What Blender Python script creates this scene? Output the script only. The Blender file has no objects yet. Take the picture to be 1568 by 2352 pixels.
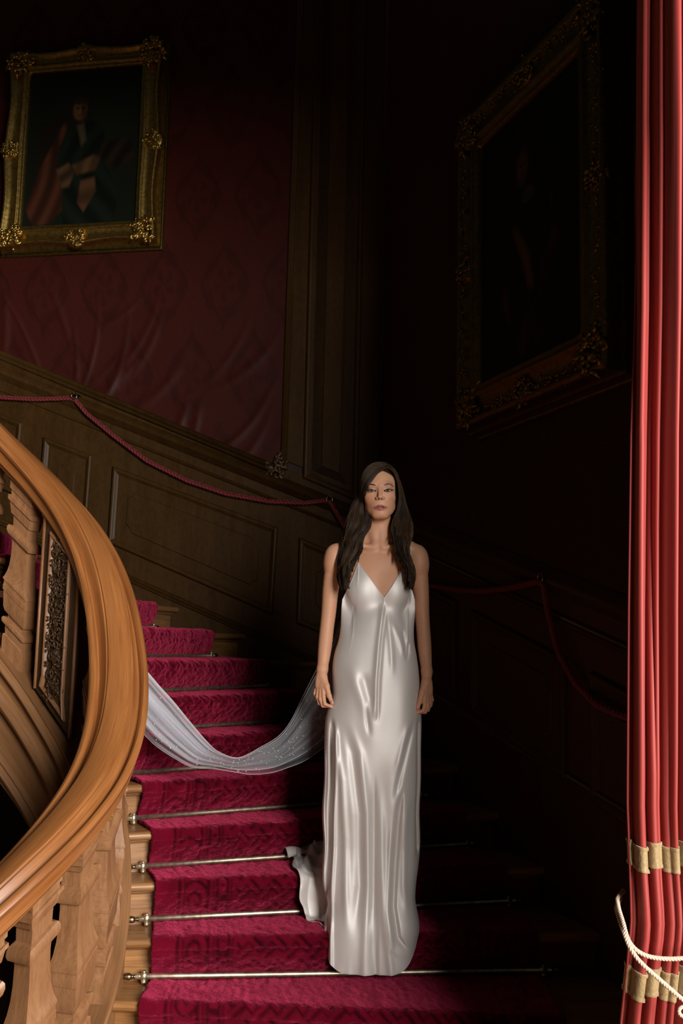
import bpy, math, random
import numpy as np
from mathutils import Vector, Matrix

# ------------------------------------------------------------------ camera, light, exposure
W, H, F = 1568, 2352, 2287.0
PITCH, ROLL, EYE = 0.13174, 0.02096, 1.6905
S = bpy.context.scene
COL = S.collection
fw = Vector((0, math.cos(PITCH), math.sin(PITCH)))
up0 = Vector((0, -math.sin(PITCH), math.cos(PITCH)))
rt = math.cos(ROLL) * Vector((1, 0, 0)) + math.sin(ROLL) * up0
up = -math.sin(ROLL) * Vector((1, 0, 0)) + math.cos(ROLL) * up0
cd = bpy.data.cameras.new('camera')
cam = bpy.data.objects.new('camera', cd)
COL.objects.link(cam)
cd.sensor_fit = 'VERTICAL'; cd.sensor_height = 36; cd.sensor_width = 24; cd.lens = 36 * F / H
cd.clip_start = 0.05
M = Matrix((rt, up, -fw)).transposed().to_4x4(); M.translation = Vector((0, 0, EYE))
cam.matrix_world = M
S.camera = cam

wd = bpy.data.worlds.new('world'); S.world = wd; wd.use_nodes = True
wd.node_tree.nodes['Background'].inputs[0].default_value = (0.85, 0.92, 0.75, 1)
wd.node_tree.nodes['Background'].inputs[1].default_value = 0.012

def area(name, loc, target, sx, sy, power, color, spread=180):
    l = bpy.data.lights.new(name, 'AREA'); l.shape = 'RECTANGLE'; l.size = sx; l.size_y = sy
    l.energy = power; l.color = color; l.spread = math.radians(spread)
    o = bpy.data.objects.new(name, l); COL.objects.link(o)
    o.location = loc
    o.rotation_euler = (Vector(target) - Vector(loc)).to_track_quat('-Z', 'Y').to_euler()
    return o
# daylight from the tall window on the visitor's right, behind the drawn curtain
area('window_daylight', (3.25, -2.4, 2.9), (0.0, 4.0, 1.5), 3.4, 2.4, 980, (1.0, 0.97, 0.93), 180)
S.view_settings.view_transform = 'Standard'
S.view_settings.look = 'None'
S.view_settings.gamma = 1.0
S.view_settings.exposure = 0.0
S.view_settings.use_curve_mapping = False

RNG = np.random.RandomState(7)
random.seed(7)

# ------------------------------------------------------------------ helpers
def tag(o, label=None, cat=None, group=None, kind=None):
    if label: o['label'] = label
    if cat: o['category'] = cat
    if group: o['group'] = group
    if kind: o['kind'] = kind
    return o

def empty(name, loc=(0, 0, 0), **k):
    o = bpy.data.objects.new(name, None); COL.objects.link(o); o.location = loc
    o.empty_display_size = 0.1
    return tag(o, **k)

def mesh(name, v, f, mat=None, parent=None, smooth=True, uv=None, col=None, **k):
    """link verts/faces (world coordinates) as ONE object, its origin kept at the parent's"""
    me = bpy.data.meshes.new(name)
    v = np.asarray(v, float)
    if parent is not None:
        p = parent; off = np.zeros(3)
        while p is not None:
            off += np.array(p.location); p = p.parent
        v = v - off
    if isinstance(f, np.ndarray):
        n = f.shape[1]
        me.vertices.add(len(v)); me.vertices.foreach_set('co', v.astype(np.float32).ravel())
        me.loops.add(f.size); me.loops.foreach_set('vertex_index', f.astype(np.int32).ravel())
        me.polygons.add(len(f)); me.polygons.foreach_set('loop_start', np.arange(0, f.size, n, dtype=np.int32))
        me.update(calc_edges=True)
    else:
        me.from_pydata([tuple(x) for x in v], [], f)
        me.update()
    if uv is not None:
        l = me.uv_layers.new(name='UVMap')
        idx = np.empty(len(me.loops), np.int32); me.loops.foreach_get('vertex_index', idx)
        l.data.foreach_set('uv', np.asarray(uv, np.float32)[idx].ravel())
    if col is not None:
        a = me.color_attributes.new('Col', 'FLOAT_COLOR', 'POINT')
        c = np.ones((len(v), 4), np.float32); c[:, :3] = col
        a.data.foreach_set('color', c.ravel())
    if smooth:
        me.polygons.foreach_set('use_smooth', np.ones(len(me.polygons), bool))
    if mat: me.materials.append(mat)
    o = bpy.data.objects.new(name, me); COL.objects.link(o)
    if parent is not None: o.parent = parent
    return tag(o, **k)

def grid_faces(nu, nv, cu=False, cv=False):
    """quads of a grid, index = i*nv+j"""
    i = np.arange(nu if cu else nu - 1); j = np.arange(nv if cv else nv - 1)
    I, J = np.meshgrid(i, j, indexing='ij'); I = I.ravel(); J = J.ravel()
    I2 = (I + 1) % nu; J2 = (J + 1) % nv
    return np.stack([I * nv + J, I2 * nv + J, I2 * nv + J2, I * nv + J2], 1)

class MB:
    """collects pieces of ONE mesh"""
    def __init__(s): s.v = []; s.f = []; s.uv = []; s.n = 0
    def add(s, v, f, uv=None):
        v = np.asarray(v, float)
        s.v.append(v); s.f += [tuple(int(a) + s.n for a in q) for q in f]
        s.uv.append(np.zeros((len(v), 2)) if uv is None else np.asarray(uv, float)); s.n += len(v)
        return s
    def build(s, name, mat, parent=None, smooth=True, **k):
        return mesh(name, np.concatenate(s.v), s.f, mat, parent, smooth, np.concatenate(s.uv), **k)

def frames(P, up=(0, 0, 1)):
    P = np.asarray(P, float)
    T = np.gradient(P, axis=0); T /= np.linalg.norm(T, axis=1)[:, None] + 1e-12
    X = np.cross(T, np.asarray(up, float)); n = np.linalg.norm(X, axis=1)[:, None]
    X = np.where(n > 1e-4, X / (n + 1e-12), np.array([1., 0, 0]))
    Y = np.cross(X, T)
    return T, X, Y

def tube_geo(P, r, seg=8, twist=0.0, flat=1.0, up=(0, 0, 1)):
    P = np.asarray(P, float); n = len(P)
    r = np.full(n, r) if np.isscalar(r) else np.asarray(r, float)
    # parallel transport
    T = np.gradient(P, axis=0); T /= np.linalg.norm(T, axis=1)[:, None] + 1e-12
    X = np.zeros_like(P)
    x = np.cross(T[0], up);
    if np.linalg.norm(x) < 1e-3: x = np.cross(T[0], (1, 0, 0))
    x /= np.linalg.norm(x)
    for i in range(n):
        x = x - T[i] * (x @ T[i]); x /= np.linalg.norm(x) + 1e-12; X[i] = x
    Y = np.cross(T, X)
    a = np.linspace(0, 2 * np.pi, seg, endpoint=False)
    V = P[:, None] + r[:, None, None] * (np.cos(a)[None, :, None] * X[:, None] + flat * np.sin(a)[None, :, None] * Y[:, None])
    Fc = grid_faces(n, seg, False, True)
    L = np.concatenate([[0], np.cumsum(np.linalg.norm(np.diff(P, axis=0), axis=1))])
    uv = np.stack([np.repeat(L, seg), np.tile(a / (2 * np.pi), n)], 1)
    Fl = [tuple(q) for q in Fc] + [tuple(range(seg))[::-1], tuple((n - 1) * seg + k for k in range(seg))]
    return V.reshape(-1, 3), Fl, uv

def box_geo(c, sx, sy, sz, ax=None, bev=0.0):
    """box centred at c; ax = 3 unit axes; bev = chamfer"""
    ax = np.eye(3) if ax is None else np.asarray(ax, float)
    pts = []; h = np.array([sx, sy, sz]) / 2
    if bev <= 0:
        for z in (-1, 1):
            for (x, y) in ((-1, -1), (1, -1), (1, 1), (-1, 1)): pts.append((x * h[0], y * h[1], z * h[2]))
        f = [(3, 2, 1, 0), (4, 5, 6, 7), (0, 1, 5, 4), (1, 2, 6, 5), (2, 3, 7, 6), (3, 0, 4, 7)]
    else:
        b = bev
        for (z, q) in ((-h[2], b), (-h[2] + b, 0), (h[2] - b, 0), (h[2], b)):
            for (x, y) in ((-1, -1), (1, -1), (1, 1), (-1, 1)): pts.append((x * (h[0] - q), y * (h[1] - q), z))
        f = [(3, 2, 1, 0), (12, 13, 14, 15)]
        for k in range(3):
            for i in range(4):
                a = k * 4 + i; bb = k * 4 + (i + 1) % 4; f.append((a, bb, bb + 4, a + 4))
    return np.asarray(c) + np.asarray(pts) @ ax, f, np.asarray(pts)[:, [0, 2]]

def rev_geo(prof, c, axis, seg=16):
    """surface of revolution: prof = (radius, distance along axis)"""
    prof = np.asarray(prof, float); axis = np.asarray(axis, float) / np.linalg.norm(axis)
    x = np.cross(axis, (0, 0, 1));
    if np.linalg.norm(x) < 1e-3: x = np.array([1., 0, 0])
    x /= np.linalg.norm(x); y = np.cross(axis, x)
    a = np.linspace(0, 2 * np.pi, seg, endpoint=False)
    V = np.asarray(c) + prof[:, 1][:, None, None] * axis + prof[:, 0][:, None, None] * (np.cos(a)[None, :, None] * x + np.sin(a)[None, :, None] * y)
    n = len(prof)
    f = [tuple(q) for q in grid_faces(n, seg, False, True)] + [tuple(range(seg)), tuple((n - 1) * seg + k for k in range(seg))[::-1]]
    return V.reshape(-1, 3), f, None

def smooth_noise(shape, cells, seed, periodic=False):
    r = np.random.RandomState(seed); g = r.rand(cells[0] + 3, cells[1] + 3)
    u = np.linspace(0, cells[0], shape[0]); v = np.linspace(0, cells[1], shape[1])
    iu = u.astype(int); iv = v.astype(int); fu = u - iu; fv = v - iv
    fu = fu * fu * (3 - 2 * fu); fv = fv * fv * (3 - 2 * fv)
    a = g[iu][:, iv]; b = g[iu + 1][:, iv]; c = g[iu][:, iv + 1]; d = g[iu + 1][:, iv + 1]
    fu = fu[:, None]; fv = fv[None]
    return (a * (1 - fu) + b * fu) * (1 - fv) + (c * (1 - fu) + d * fu) * fv

# ------------------------------------------------------------------ materials
def mat(name):
    m = bpy.data.materials.new(name); m.use_nodes = True
    nt = m.node_tree; b = nt.nodes['Principled BSDF']
    return m, nt, b
def nd(nt, t, **k):
    n = nt.nodes.new(t)
    for a, v in k.items():
        if a in n.inputs.keys(): n.inputs[a].default_value = v
        else: setattr(n, a, v)
    return n
def ramp(nt, cols):
    r = nt.nodes.new('ShaderNodeValToRGB'); e = r.color_ramp.elements
    while len(e) < len(cols): e.new(0.5)
    for i, (p, c) in enumerate(cols): e[i].position = p; e[i].color = (*c, 1)
    return r
def bump(nt, b, src, strength, dist=0.01):
    n = nd(nt, 'ShaderNodeBump', Strength=strength, Distance=dist)
    nt.links.new(src, n.inputs['Height']); nt.links.new(n.outputs[0], b.inputs['Normal']); return n

def wood(name, c1, c2, rough=0.38, coord='UV', sc=(3, 26, 26), fleck=0.4, bs=0.25, coat=0.0, rot=None):
    m, nt, b = mat(name); L = nt.links.new
    tc = nd(nt, 'ShaderNodeTexCoord'); mp = nd(nt, 'ShaderNodeMapping'); mp.inputs['Scale'].default_value = sc
    if rot: mp.inputs['Rotation'].default_value = rot
    L(tc.outputs[coord], mp.inputs[0])
    n1 = nd(nt, 'ShaderNodeTexNoise', Scale=1.0, Detail=8.0, Roughness=0.62, Distortion=0.35); L(mp.outputs[0], n1.inputs['Vector'])
    mp2 = nd(nt, 'ShaderNodeMapping'); mp2.inputs['Scale'].default_value = (sc[0] * 1.6, sc[1] * 14, sc[2] * 14); L(tc.outputs[coord], mp2.inputs[0])
    if rot: mp2.inputs['Rotation'].default_value = rot
    n2 = nd(nt, 'ShaderNodeTexNoise', Scale=1.0, Detail=3.0, Roughness=0.5); L(mp2.outputs[0], n2.inputs['Vector'])
    r = ramp(nt, [(0.3, c2), (0.5, tuple((a + d) / 2 for a, d in zip(c1, c2))), (0.7, c1)]); L(n1.outputs[0], r.inputs[0])
    mx = nd(nt, 'ShaderNodeMix', data_type='RGBA', blend_type='MULTIPLY'); mx.inputs[0].default_value = fleck
    r2 = ramp(nt, [(0.38, (0.45, 0.38, 0.32)), (0.55, (1, 1, 1))]); L(n2.outputs[0], r2.inputs[0])
    L(r.outputs[0], mx.inputs[6]); L(r2.outputs[0], mx.inputs[7]); L(mx.outputs[2], b.inputs['Base Color'])
    rr = nd(nt, 'ShaderNodeMapRange'); rr.inputs[3].default_value = rough - 0.07; rr.inputs[4].default_value = rough + 0.12
    L(n1.outputs[0], rr.inputs[0]); L(rr.outputs[0], b.inputs['Roughness'])
    b.inputs['Coat Weight'].default_value = coat; b.inputs['Coat Roughness'].default_value = 0.3
    bump(nt, b, n2.outputs[0], bs, 0.002)
    if name.startswith('wains'): b.inputs['Specular IOR Level'].default_value = 0.3
    return m

M_RAIL = wood('honey_oak', (0.40, 0.155, 0.045), (0.26, 0.088, 0.022), 0.33, 'UV', (3.0, 30, 30), 0.45, 0.3, 0.25)
M_OAK = wood('turned_oak', (0.34, 0.165, 0.072), (0.24, 0.105, 0.042), 0.42, 'Object', (38, 38, 2.6), 0.3, 0.2, 0.1)
M_STRING = wood('string_oak', (0.32, 0.155, 0.065), (0.21, 0.095, 0.036), 0.42, 'UV', (2.5, 28, 28), 0.35, 0.25, 0.1)
M_TREAD = wood('tread_oak', (0.42, 0.20, 0.065), (0.22, 0.095, 0.03), 0.36, 'UV', (2.2, 22, 22), 0.5, 0.3, 0.2)
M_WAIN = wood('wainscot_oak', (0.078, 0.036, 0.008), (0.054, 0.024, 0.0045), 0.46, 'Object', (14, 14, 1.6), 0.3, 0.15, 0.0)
M_CARVE = wood('carved_oak', (0.10, 0.052, 0.022), (0.055, 0.028, 0.012), 0.38, 'Object', (20, 20, 4), 0.4, 0.25, 0.15)

def metal(name, c, rough, bs=0.0):
    m, nt, b = mat(name); b.inputs['Base Color'].default_value = (*c, 1); b.inputs['Metallic'].default_value = 1.0
    b.inputs['Roughness'].default_value = rough
    tc = nd(nt, 'ShaderNodeTexCoord'); n = nd(nt, 'ShaderNodeTexNoise', Scale=45.0, Detail=4.0); nt.links.new(tc.outputs['Object'], n.inputs['Vector'])
    r = ramp(nt, [(0.3, tuple(x * 0.55 for x in c)), (0.65, c)]); nt.links.new(n.outputs[0], r.inputs[0]); nt.links.new(r.outputs[0], b.inputs['Base Color'])
    if bs: bump(nt, b, n.outputs[0], bs, 0.004)
    return m
M_BRASS = metal('aged_brass', (0.92, 0.78, 0.56), 0.46)
M_DKBRASS = metal('tarnished_brass', (0.34, 0.25, 0.15), 0.32)
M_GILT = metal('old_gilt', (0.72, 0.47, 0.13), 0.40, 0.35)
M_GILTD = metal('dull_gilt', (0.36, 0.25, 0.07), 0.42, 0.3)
M_BLACKIRON = metal('black_iron', (0.05, 0.045, 0.04), 0.45)

def vcol(name, rough=0.6, sheen=0.0, tint=(1, 1, 1), bs=0.0, bscale=300, spec=0.5, mult=1.0, sheenr=0.4):
    m, nt, b = mat(name)
    a = nd(nt, 'ShaderNodeVertexColor', layer_name='Col'); 
    tc = nd(nt, 'ShaderNodeTexCoord'); n = nd(nt, 'ShaderNodeTexNoise', Scale=float(bscale), Detail=3.0); nt.links.new(tc.outputs['Object'], n.inputs['Vector'])
    nt.links.new(a.outputs[0], b.inputs['Base Color'])
    b.inputs['Roughness'].default_value = rough; b.inputs['Sheen Weight'].default_value = sheen
    b.inputs['Sheen Tint'].default_value = (*tint, 1); b.inputs['Sheen Roughness'].default_value = sheenr
    b.inputs['Specular IOR Level'].default_value = spec
    if bs: bump(nt, b, n.outputs[0], bs, 0.004)
    return m
M_CARPET = vcol('crimson_pile', 0.95, 0.85, (1.0, 0.09, 0.21), 1.0, 260, 0.05, sheenr=0.4)
M_DAMASK = vcol('red_damask', 0.5, 0.2, (1, 0.4, 0.3), 0.2, 400, 0.3)
M_PAINT = vcol('oil_paint', 0.55, 0.0, bs=0.15, bscale=120, spec=0.25)

def cloth(name, c, rough=0.6, sheen=0.3, tint=(1, 1, 1), bs=0.1, scale=500, sheenr=0.5, trans=0.0):
    m, nt, b = mat(name)
    tc = nd(nt, 'ShaderNodeTexCoord'); n = nd(nt, 'ShaderNodeTexNoise', Scale=float(scale), Detail=2.0); nt.links.new(tc.outputs['Object'], n.inputs['Vector'])
    r = ramp(nt, [(0.3, tuple(x * 0.86 for x in c)), (0.7, c)]); nt.links.new(n.outputs[0], r.inputs[0]); nt.links.new(r.outputs[0], b.inputs['Base Color'])
    b.inputs['Roughness'].default_value = rough; b.inputs['Sheen Weight'].default_value = sheen; b.inputs['Sheen Tint'].default_value = (*tint, 1)
    b.inputs['Sheen Roughness'].default_value = sheenr
    if bs: bump(nt, b, n.outputs[0], bs, 0.002)
    return m
M_CURTAIN = cloth('red_curtain_cloth', (0.28, 0.024, 0.018), 0.6, 0.25, (1.0, 0.4, 0.35), 0.1, 700)
M_BRAID = cloth('gold_braid', (0.30, 0.20, 0.085), 0.6, 0.5, (1, 0.9, 0.7), 1.0, 120)
M_CORD = cloth('cream_cord', (0.62, 0.45, 0.34), 0.6, 0.4, (1, 0.9, 0.8), 0.4, 900)
M_REDROPE = cloth('red_silk_rope', (0.20, 0.010, 0.014), 0.45, 0.4, (1, 0.4, 0.4), 0.3, 900)
M_PLASTER = cloth('dark_plaster', (0.05, 0.03, 0.02), 0.8, 0, bs=0.1)

# ------------------------------------------------------------------ plan of the winding stair
CX, CY, ECC, TH0, DTH = -1.68376, 3.69589, 0.95779, 0.117306, 0.154218
RISE = 0.16
def TZ(j): return 0.46 + RISE * j
def kl(j):                                     # angle step of the riser line behind tread j (lower steps fan out)
    return j if j >= 0 else j * 1.14
def pol(k, R):
    a = TH0 + DTH * np.asarray(k, float)
    return np.stack([CX + R * np.cos(a), CY + ECC * R * np.sin(a)], -1)
def tang(k):
    a = TH0 + DTH * np.asarray(k, float); t = np.stack([-np.sin(a), ECC * np.cos(a)], -1)
    return t / np.linalg.norm(t, axis=-1, keepdims=True)
NR = np.array([0.9382, 0.3462]); NB = np.array([0.172, 0.985]); DR = np.array([-0.3462, 0.9382]); DB = np.array([-0.985, 0.172])
CC = np.array([CX, CY]); CORNER = np.array([0.23416, 6.15286])
def wallR(k):
    """radius at which the line at angle step k meets the walls"""
    a = TH0 + DTH * k; e = np.array([math.cos(a), ECC * math.sin(a)])
    r = [9.0]
    if NR @ e > 0.05: r.append(2.65 / (NR @ e))
    if NB @ e > 0.05: r.append(2.75 / (NB @ e))
    return min(r)
def PB(s, z, d=0.0): p = CORNER + DB * s - NB * d; return (p[0], p[1], z)      # back wall: s to the left, d off the wall
def PR(s, z, d=0.0): p = CORNER - DR * s - NR * d; return (p[0], p[1], z)      # right wall: s towards the camera

# ------------------------------------------------------------------ room shell
def quadwall(name, P, s0, s1, z0, z1, th=0.15, m=M_PLASTER, **k):
    v = [P(s, z, d) for d in (0, -th) for (s, z) in ((s0, z0), (s1, z0), (s1, z1), (s0, z1))]
    return mesh(name, v, [(0, 1, 2, 3), (7, 6, 5, 4), (0, 4, 5, 1), (1, 5, 6, 2), (2, 6, 7, 3), (3, 7, 4, 0)], m, None, False, kind='structure', **k)
wall_back = quadwall('wall_back', PB, -0.1, 4.4, -0.2, 6.6)
wall_right = quadwall('wall_right', PR, -0.1, 4.1, -0.2, 6.6)
# unseen header added to shade the upper walls, with a jamb by the curtain
def blk(name, x0, x1, y0, y1, z0, z1, parent=None, **k):
    v = [(x, y, z) for z in (z0, z1) for (x, y) in ((x0, y0), (x1, y0), (x1, y1), (x0, y1))]
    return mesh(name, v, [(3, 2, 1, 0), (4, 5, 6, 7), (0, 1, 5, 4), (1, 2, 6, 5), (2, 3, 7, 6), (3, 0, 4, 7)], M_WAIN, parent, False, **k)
blk('wall_shade_header', -4.2, 1.75, 2.50, 2.66, 4.02, 6.6, kind='structure')
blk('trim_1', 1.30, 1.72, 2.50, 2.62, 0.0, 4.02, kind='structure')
mesh('floor', [(-4.2, -2.6, 0), (3.6, -2.6, 0), (3.6, 6.9, 0), (-4.2, 6.9, 0), (-4.2, -2.6, -.1), (3.6, -2.6, -.1), (3.6, 6.9, -.1), (-4.2, 6.9, -.1)],
     [(0, 1, 2, 3), (7, 6, 5, 4), (0, 4, 5, 1), (1, 5, 6, 2), (2, 6, 7, 3), (3, 7, 4, 0)], M_TREAD, None, False, kind='structure')

def offset_poly(P, d):
    """inward offset of a counter-clockwise closed polygon, mitred"""
    P = np.asarray(P, float); n = len(P); out = []
    for i in range(n):
        a, b, c = P[i - 1], P[i], P[(i + 1) % n]
        e1 = (b - a) / np.linalg.norm(b - a); e2 = (c - b) / np.linalg.norm(c - b)
        n1 = np.array([-e1[1], e1[0]]); n2 = np.array([-e2[1], e2[0]])
        m = n1 + n2; q = 1 + n1 @ n2
        out.append(b + m / max(q, 0.3) * d)
    return np.array(out)
def ring_moulding(mb, P, prof, to3):
    """sweep prof (inward distance, height off the plane) round a polygon"""
    P = np.asarray(P, float)
    n = len(P); rows = []
    for d, h in prof:
        rows.append([to3(p[0], p[1], h) for p in offset_poly(P, d)])
    V = np.array(rows)                                        # (profile, n, 3)
    per = np.concatenate([[0], np.cumsum(np.linalg.norm(np.roll(P, -1, 0) - P, axis=1))])[:n]
    uv = np.stack([np.tile(per, len(prof)), np.repeat([a[0] + a[1] for a in prof], n)], 1)
    # split at corners for crisp mitres: separate quads per side
    for i in range(n):
        j = (i + 1) % n
        v = np.concatenate([V[:, i], V[:, j]]); m = len(prof)
        L = np.linalg.norm(P[j] - P[i])
        u = np.concatenate([np.stack([np.zeros(m), [a[0] + a[1] for a in prof]], 1), np.stack([np.full(m, L), [a[0] + a[1] for a in prof]], 1)])
        mb.add(v, [(q, m + q, m + q + 1, q + 1) for q in range(m - 1)], u)
def line_moulding(mb, a, b, prof, to3):
    """raking straight moulding between wall points a and b; prof = (offset square to the line, height)"""
    a = np.array(a, float); b = np.array(b, float); e = (b - a) / np.linalg.norm(b - a); nn = np.array([-e[1], e[0]])
    m = len(prof); V = []
    for p in (a, b):
        V += [to3(*(p + nn * q[0]), q[1]) for q in prof]
    L = np.linalg.norm(b - a)
    uv = [(0, q[0] + q[1]) for q in prof] + [(L, q[0] + q[1]) for q in prof]
    mb.add(V, [(q, q + 1, m + q + 1, m + q) for q in range(m - 1)] + [tuple(range(m)), tuple(range(2 * m - 1, m - 1, -1))], uv)

# ---- damask hangings
def damask_pat(s, z):
    """ogee damask repeat: 0..1"""
    p, q = s / 0.42, z / 0.62
    row = np.floor(q); x = (p + 0.5 * (row % 2)) % 1 - 0.5; y = q % 1 - 0.5
    r = np.hypot(x * 1.15, y); th = np.arctan2(y, x)
    leaf = np.cos(5 * th + 9 * r) * 0.5 + 0.5
    m = np.where(r < 0.40, leaf * (np.abs(np.sin(14 * r)) > 0.35), 0.0)
    og = np.abs(np.abs(x) - 0.36 * np.cos(np.pi * y) ** 2) < 0.035
    stem = np.abs(np.sin(8 * np.pi * (np.abs(x) + 0.8 * y))) < 0.3
    return np.clip(m * 0.9 + og * 0.8 + stem * (r > 0.42) * 0.35, 0, 1)
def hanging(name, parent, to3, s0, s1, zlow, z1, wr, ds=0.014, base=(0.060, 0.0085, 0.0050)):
    ns = int((s1 - s0) / ds); nz = int((z1 - zlow((s0 + s1) / 2)) / ds)
    s = np.linspace(s0, s1, ns); t = np.linspace(0, 1, nz)
    SS, TT = np.meshgrid(s, t, indexing='ij'); zl = zlow(SS); ZZ = zl + (z1 - zl) * TT
    h = np.zeros_like(SS)
    above = ZZ - zl
    r = np.random.RandomState(3)
    if wr:
        for i in range(46):
            cs = s0 + r.rand() ** 0.9 * (s1 - s0); ca = r.rand() ** 1.5 * 0.75; ln = 0.10 + 0.28 * r.rand(); wd_ = 0.010 + 0.022 * r.rand()
            an = math.radians(100 + 40 * r.rand()) if cs < 1.9 else math.radians(40 + 70 * r.rand())
            du = SS - cs; dv = above - ca
            a = du * math.cos(an) + dv * math.sin(an); b = -du * math.sin(an) + dv * math.cos(an) + 0.35 * a * a
            h += (0.0045 + 0.004 * r.rand()) * np.exp(-(a / ln) ** 2 - (b / wd_) ** 2)
        h += 0.006 * smooth_noise(SS.shape, (7, 9), 5) + 0.004 * smooth_noise(SS.shape, (19, 24), 6)
        h *= 0.25 + np.exp(-(above / 0.9) ** 2)
    h += 0.012
    q = np.stack([SS, ZZ, h], -1).reshape(-1, 3)
    V = np.array([to3(*x) for x in q])
    pat = damask_pat(SS, ZZ).ravel()[:, None]
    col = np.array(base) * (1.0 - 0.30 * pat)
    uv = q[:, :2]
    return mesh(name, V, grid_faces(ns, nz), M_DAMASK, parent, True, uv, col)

zb = lambda s: 2.835 + (s - 0.694) * 0.4157          # lower edge of the back hanging
zr = lambda s: 2.52 - 0.27 * s                        # cap of the dado on the right wall
hanging('damask_hanging', wall_back, PB, 0.62, 4.4, lambda s: zb(s) - 0.03, 6.6, True)
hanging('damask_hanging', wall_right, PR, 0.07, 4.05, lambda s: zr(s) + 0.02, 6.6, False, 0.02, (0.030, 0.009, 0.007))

# ---- boarding behind the panels (dado + pilaster strip)
def board(name, parent, poly, to3, d, m=M_WAIN):
    n = len(poly); v = [to3(*p, d) for p in poly] + [to3(*p, 0.0) for p in poly]
    f = [tuple(range(n)), tuple(range(2 * n - 1, n - 1, -1))] + [(i, (i + 1) % n, n + (i + 1) % n, n + i) for i in range(n)]
    return mesh(name, v, f, m, parent, False, [(p[1], p[0]) for p in poly] * 2)
sL = 4.3
cap = lambda s: 2.621 + (s - 0.56) * 0.395            # underside of the dado cap, back wall
board('dado_board', wall_back, [(0.0, 0.9), (sL, 2.4), (sL, zb(sL) - 0.02), (0.62, zb(0.62) - 0.02), (0.0, 2.65)], PB, 0.014)
board('corner_board', wall_back, [(0.0, 2.60), (0.60, 2.84), (0.60, 6.6), (0.0, 6.6)], PB, 0.016)
board('dado_board', wall_right, [(0.0, 0.9), (4.05, 0.0), (4.05, zr(4.05)), (0.0, zr(0))], PR, 0.014)

OGEE = [(0, 0.016), (0.002, 0.030), (0.010, 0.036), (0.020, 0.035), (0.028, 0.028), (0.034, 0.022), (0.040, 0.021), (0.044, 0.010), (0.052, 0.009)]
def panel(parent, poly, to3, notch=True, flip=False):
    P = np.array(poly, float)
    area2 = np.sum(P[:, 0] * np.roll(P[:, 1], -1) - np.roll(P[:, 0], -1) * P[:, 1])
    if area2 < 0: P = P[::-1]
    mb = MB(); ring_moulding(mb, P, OGEE, to3)
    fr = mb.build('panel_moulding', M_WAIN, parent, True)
    I = offset_poly(P, 0.052)
    fi = offset_poly(P, 0.115)
    n = len(P); I3 = [to3(*p, 0.016) for p in I]
    # raised field with notched corners
    F2 = []
    for i in range(n):
        e1 = fi[i - 1] - fi[i]; e2 = fi[(i + 1) % n] - fi[i]; e1 /= np.linalg.norm(e1); e2 /= np.linalg.norm(e2)
        c = 0.045
        F2 += [fi[i] + e1 * c, fi[i] + e1 * c * 0.72 + e2 * c * 0.55, fi[i] + e2 * c] if notch else [fi[i]]
    F3 = [to3(*p, 0.016) for p in F2]; m = len(F3)
    F4 = [to3(*p, 0.023) for p in offset_poly(np.array(F2), 0.006)]
    V = I3 + F3 + F4
    q = m // n; f = []
    for i in range(n):
        ids = [n + i * q + t for t in range(q)]
        f.append(tuple([i] + ids))
        j = (i + 1) % n
        f.append((i, n + i * q + q - 1, n + j * q, j))
    f += [(n + i, n + m + i, n + m + (i + 1) % m, n + (i + 1) % m) for i in range(m)]
    f.append(tuple(n + m + i for i in range(m)))
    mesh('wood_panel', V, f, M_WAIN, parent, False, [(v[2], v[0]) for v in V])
for poly in (
    [(2.96, 3.34), (2.417, 3.115), (2.43, 2.62), (2.97, 2.85)],
    [(2.261, 3.018), (1.907, 2.886), (1.917, 2.33), (2.27, 2.47)],
    [(1.761, 2.815), (0.638, 2.409), (0.655, 1.860), (1.770, 2.311)],
    [(0.501, 2.349), (0.06, 2.17), (0.06, 1.65), (0.504, 1.811)],
    [(3.60, 3.60), (3.12, 3.40), (3.13, 2.92), (3.61, 3.12)]):
    panel(wall_back, poly, PB)
for a, b in ((0.10, 1.10), (1.28, 2.10), (2.28, 3.20)):
    panel(wall_right, [(a, zr(a) - 0.30), (b, zr(b) - 0.30), (b, zr(b) - 0.80), (a, zr(a) - 0.80)], PR)
# tall sunk panel of the corner boarding
panel(wall_back, [(0.486, 2.724), (0.132, 2.575), (0.132, 6.5), (0.486, 6.5)], PB, False)
BEAD = [(-0.022, 0.012), (-0.020, 0.026), (-0.012, 0.034), (-0.003, 0.034), (0.003, 0.028), (0.006, 0.024), (0.014, 0.030), (0.020, 0.024), (0.024, 0.012)]
def mould(parent, name, a, b, prof, to3, m=M_WAIN):
    mb = MB(); line_moulding(mb, a, b, prof, to3); return mb.build(name, m, parent, True)
mould(wall_back, 'border_moulding', (sL, zb(sL) - .04), (0.66, zb(0.66) - .04), [(q[0] * 1.4, q[1] * 1.1) for q in BEAD], PB)
mould(wall_back, 'border_moulding', (0.616, 2.80), (0.590, 6.5), BEAD, PB)
CAPR = [(-0.045, 0.012), (-0.043, 0.022), (-0.028, 0.028), (-0.018, 0.044), (0.0, 0.050), (0.012, 0.044), (0.022, 0.030), (0.040, 0.024), (0.046, 0.012)]
mould(wall_back, 'dado_cap', (sL, cap(sL) + .04), (0.02, cap(0.02) + .04), CAPR, PB)
mould(wall_back, 'dado_fillet', (sL, cap(sL) - .075), (0.02, cap(0.02) - .075), [(-0.012, .012), (-0.010, .022), (0.0, .026), (0.010, .020), (0.012, .012)], PB)
mould(wall_back, 'skirting_moulding', (sL, 2.091 + (sL - 1.639) * .402), (0.05, 2.091 + (0.05 - 1.639) * .402), BEAD, PB)
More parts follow.
